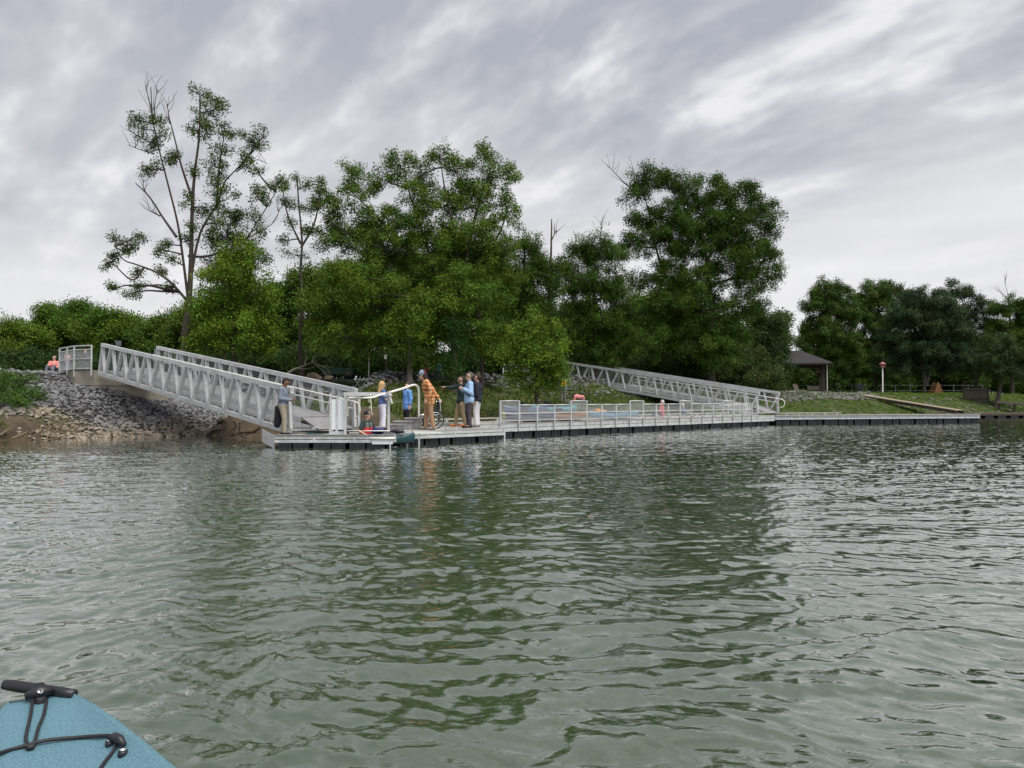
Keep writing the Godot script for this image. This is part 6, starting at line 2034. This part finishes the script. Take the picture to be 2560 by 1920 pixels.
	put_field([field_mesh([[Vector3(-0.09, 1.30, 0.12), Vector3(-0.09, 1.03, 0.13), 0.085, 0.085], [Vector3(0.09, 1.30, 0.12), Vector3(0.09, 1.03, 0.13), 0.085, 0.085], [Vector3(0, 1.30, -0.1), Vector3(0, 1.05, -0.11), 0.13, 0.13]], 0.02, 0.02, func(v): return Color(0.35, 0.1, 0.02) if absf(v.x) < 0.03 else Color(0.55, 0.36, 0.03))], "life_vest", M.cloth, lp)
	var bend := {"far": true, "top": Color(0.60, 0.22, 0.22), "legs": Color(0.05, 0.05, 0.07), "hair": Color(0.015, 0.012, 0.015), "skin": pale, "lean": Vector3(0, -0.45, 0.42), "look": Vector3(0, -1.4, 0), "elbow_l": Vector3(0.2, 0.80, 0.52), "hand_l": Vector3(0.14, 0.60, 0.62), "elbow_r": Vector3(-0.2, 0.80, 0.52), "hand_r": Vector3(-0.14, 0.60, 0.62), "hair_style": "shaggy", "foot_l": Vector3(0.13, 0.08, 0.05), "foot_r": Vector3(-0.13, 0.08, 0.0)}
	p = at(1456, 1000, 45.5)
	p.y = ground_height(p.x, p.z)
	person("person in pink shirt bending down on the grass behind the railing", p, deg_to_rad(-90), 1.68, bend)
	q = sit.duplicate()
	q.merge({"top": Color(0.55, 0.06, 0.08), "legs": Color(0.02, 0.03, 0.08), "hair": Color(0.5, 0.5, 0.5), "skin": pale})
	p = at(1655, 1000, 39.6)
	p.y = 0.556
	person("person in red shirt sitting on the dock behind the railing", p, deg_to_rad(-100), 1.6, q)
	q = sit.duplicate()
	q.merge({"top": Color(0.14, 0.14, 0.28), "legs": Color(0.3, 0.3, 0.26), "hair": Color(0.6, 0.6, 0.6), "skin": pale})
	p = at(1708, 1000, 41.3)
	p.y = 0.556
	person("person in slate blue shirt sitting low on the dock near the gangway foot", p, deg_to_rad(80), 1.3, q)

# ------------------------------------------------------------------ own kayak's bow
func make_bow() -> void:
	var nose := Vector3(-1.41, 0, -2.30)
	var ax := Vector3(sin(deg_to_rad(38)), 0, cos(deg_to_rad(38)))
	var t := thing("kayak_bow", "speckled light blue plastic kayak bow with black toggle handle and bungee cords", "kayak", Vector3(nose.x, 0.0, nose.z), deg_to_rad(38))
	# local +z runs aft from the nose, +x to the right-hand side as seen from the seat
	var blue := mat("speckled_blue", 1, 1, 1, 0.5)
	var n := FastNoiseLite.new()
	n.seed = 61
	n.frequency = 0.05
	n.fractal_octaves = 3
	var nt := NoiseTexture2D.new()
	nt.width = 1024
	nt.height = 1024
	nt.seamless = true
	nt.noise = n
	var g := Gradient.new()
	g.set_color(0, lin(0.055, 0.135, 0.175))
	g.set_color(1, lin(0.15, 0.27, 0.325))
	g.add_point(0.40, lin(0.075, 0.165, 0.21))
	g.add_point(0.60, lin(0.105, 0.21, 0.26))
	nt.color_ramp = g
	blue.albedo_texture = nt
	blue.uv1_triplanar = true
	blue.uv1_scale = Vector3.ONE * 2.6
	blue.normal_enabled = true
	var nb := NoiseTexture2D.new()
	nb.width = 512
	nb.height = 512
	nb.seamless = true
	nb.as_normal_map = true
	nb.bump_strength = 1.2
	nb.noise = n
	blue.normal_texture = nb
	blue.normal_scale = 0.35
	var half := func(z: float) -> float: return 0.075 + 0.28 * pow(clampf(z / 1.0, 0.0, 1.0), 0.85)
	var rail := func(z: float) -> float: return 0.565 - 0.10 * smoothstep(0.0, 1.0, z)
	var st := begin()
	st.set_smooth_group(1)
	var rings := []
	var N := 40
	for i in N + 1:
		var z := 3.4 * pow(float(i) / N, 1.6)
		var w: float = half.call(z)
		if z > 2.4:
			w *= 1.0 - 0.75 * pow((z - 2.4), 2.0)
		var y: float = rail.call(z)
		var ring := []
		var dip := 0.035 * smoothstep(0.0, 0.25, z)
		for q in [[0.0, -dip], [0.35, -dip * 0.95], [0.62, -dip * 0.8], [0.78, -dip * 0.4], [0.88, 0.0], [0.95, 0.008], [1.0, -0.006], [1.02, -0.03], [1.0, -0.08], [0.9, -0.22], [0.7, -0.42], [0.35, -0.60], [0.0, -0.66]]:
			var nosecut := smoothstep(0.0, 0.35, z)
			var yy: float = q[1]
			if yy < -0.1:
				yy *= lerpf(0.45, 1.0, nosecut)
			ring.append(Vector3(w * q[0], y + yy, z))
		var full := ring.duplicate()
		for k in range(ring.size() - 2, 0, -1):
			full.append(Vector3(-ring[k].x, ring[k].y, ring[k].z))
		rings.append(full)
	var m: int = rings[0].size()
	for i in N:
		for k in m:
			var j := (k + 1) % m
			quad(st, rings[i][k], rings[i][j], rings[i + 1][j], rings[i + 1][k])
	for k in range(1, m - 1):
		for v in [rings[0][0], rings[0][k + 1], rings[0][k]]: st.add_vertex(v)
		for v in [rings[N][0], rings[N][k], rings[N][k + 1]]: st.add_vertex(v)
	commit(st, "hull", blue, t)
	var L := func(px: float, py: float, d: float) -> Vector3: return t.transform.affine_inverse() * at(px, py, d)
	# toggle handle on its bracket
	var a: Vector3 = L.call(12, 1711, 2.36)
	var b: Vector3 = L.call(186, 1737, 2.32)
	var hs := begin()
	var pts := []
	for k in 9:
		pts.append(a.lerp(b, k / 8.0))
	tube(hs, pts, [0.015, 0.0168, 0.017, 0.017, 0.017, 0.017, 0.017, 0.0168, 0.015], 14)
	commit(hs, "toggle_handle", M.black_plastic, t)
	var cb: Vector3 = L.call(98, 1742, 2.29)
	var bs := begin()
	tube(bs, [cb + Vector3(-0.034, 0.008, 0), cb + Vector3(0.0, 0.018, 0.01), cb + Vector3(0.034, 0.012, 0)], [0.012, 0.018, 0.012], 8)
	tube(bs, [cb + Vector3(0, 0.03, -0.02), cb + Vector3(0, 0.0, 0.0), cb + Vector3(0, -0.03, 0.02)], [0.016, 0.022, 0.018], 10)
	commit(bs, "bracket", M.black_plastic, t)
	pipe("bracket_screw", [cb + Vector3(0, 0.02, 0.02), cb + Vector3(0, 0.024, 0.024)], 0.008, M.chrome, t)
	var deck := func(px: float, py: float, lift: float) -> Vector3:
		# the deck point seen there: step along the sight line until the deck height is met
		var d := 1.4
		while d < 3.0:
			var p: Vector3 = L.call(px, py, d)
			if p.y < float(rail.call(maxf(p.z, 0.0))) - 0.035 * smoothstep(0.0, 0.25, p.z) * (1.0 - smoothstep(0.6, 0.88, absf(p.x) / float(half.call(maxf(p.z, 0.0))))) + lift:
				return p
			d += 0.004
		return L.call(px, py, 2.2)
	var c := func(line: Array, lift: float) -> Array:
		var out := []
		for q in line:
			out.append(deck.call(q[0], q[1], lift))
		return curve(out, 5)
	pipe("cord_loop", c.call([[82, 1748], [76, 1790], [66, 1835], [66, 1852], [76, 1866], [86, 1858], [96, 1820], [110, 1785], [117, 1750]], 0.012), 0.0045, M.rubber, t)
	pipe("bungee_cord", c.call([[-40, 1895], [20, 1876], [70, 1862], [120, 1850], [200, 1843], [270, 1839], [292, 1844]], 0.012), 0.005, M.rubber, t)
	pipe("bungee_cord", c.call([[292, 1852], [285, 1875], [262, 1905], [235, 1945]], 0.012), 0.005, M.rubber, t)
	pipe("cord_knot", c.call([[68, 1866], [76, 1868], [84, 1864]], 0.012), 0.008, M.rubber, t)
	var pe: Vector3 = deck.call(292, 1856, 0.012)
	var es := begin()
	tube(es, [pe + Vector3(-0.012, 0, -0.03), pe + Vector3(-0.004, 0.012, -0.012), pe + Vector3(0.004, 0.012, 0.012), pe + Vector3(0.012, 0, 0.03)], [0.008, 0.012, 0.012, 0.008], 8)
	commit(es, "pad_eye", M.black_plastic, t)
	for q in [[275, 1856], [307, 1880]]:
		var r: Vector3 = deck.call(q[0], q[1], 0.008)
		pipe("pad_foot", [r + Vector3(0, -0.012, 0), r + Vector3(0, 0.004, 0)], 0.012, M.black_plastic, t, 10)
		pipe("rivet", [r + Vector3(0, 0.004, 0), r + Vector3(0, 0.009, 0)], 0.0085, M.chrome, t, 10)
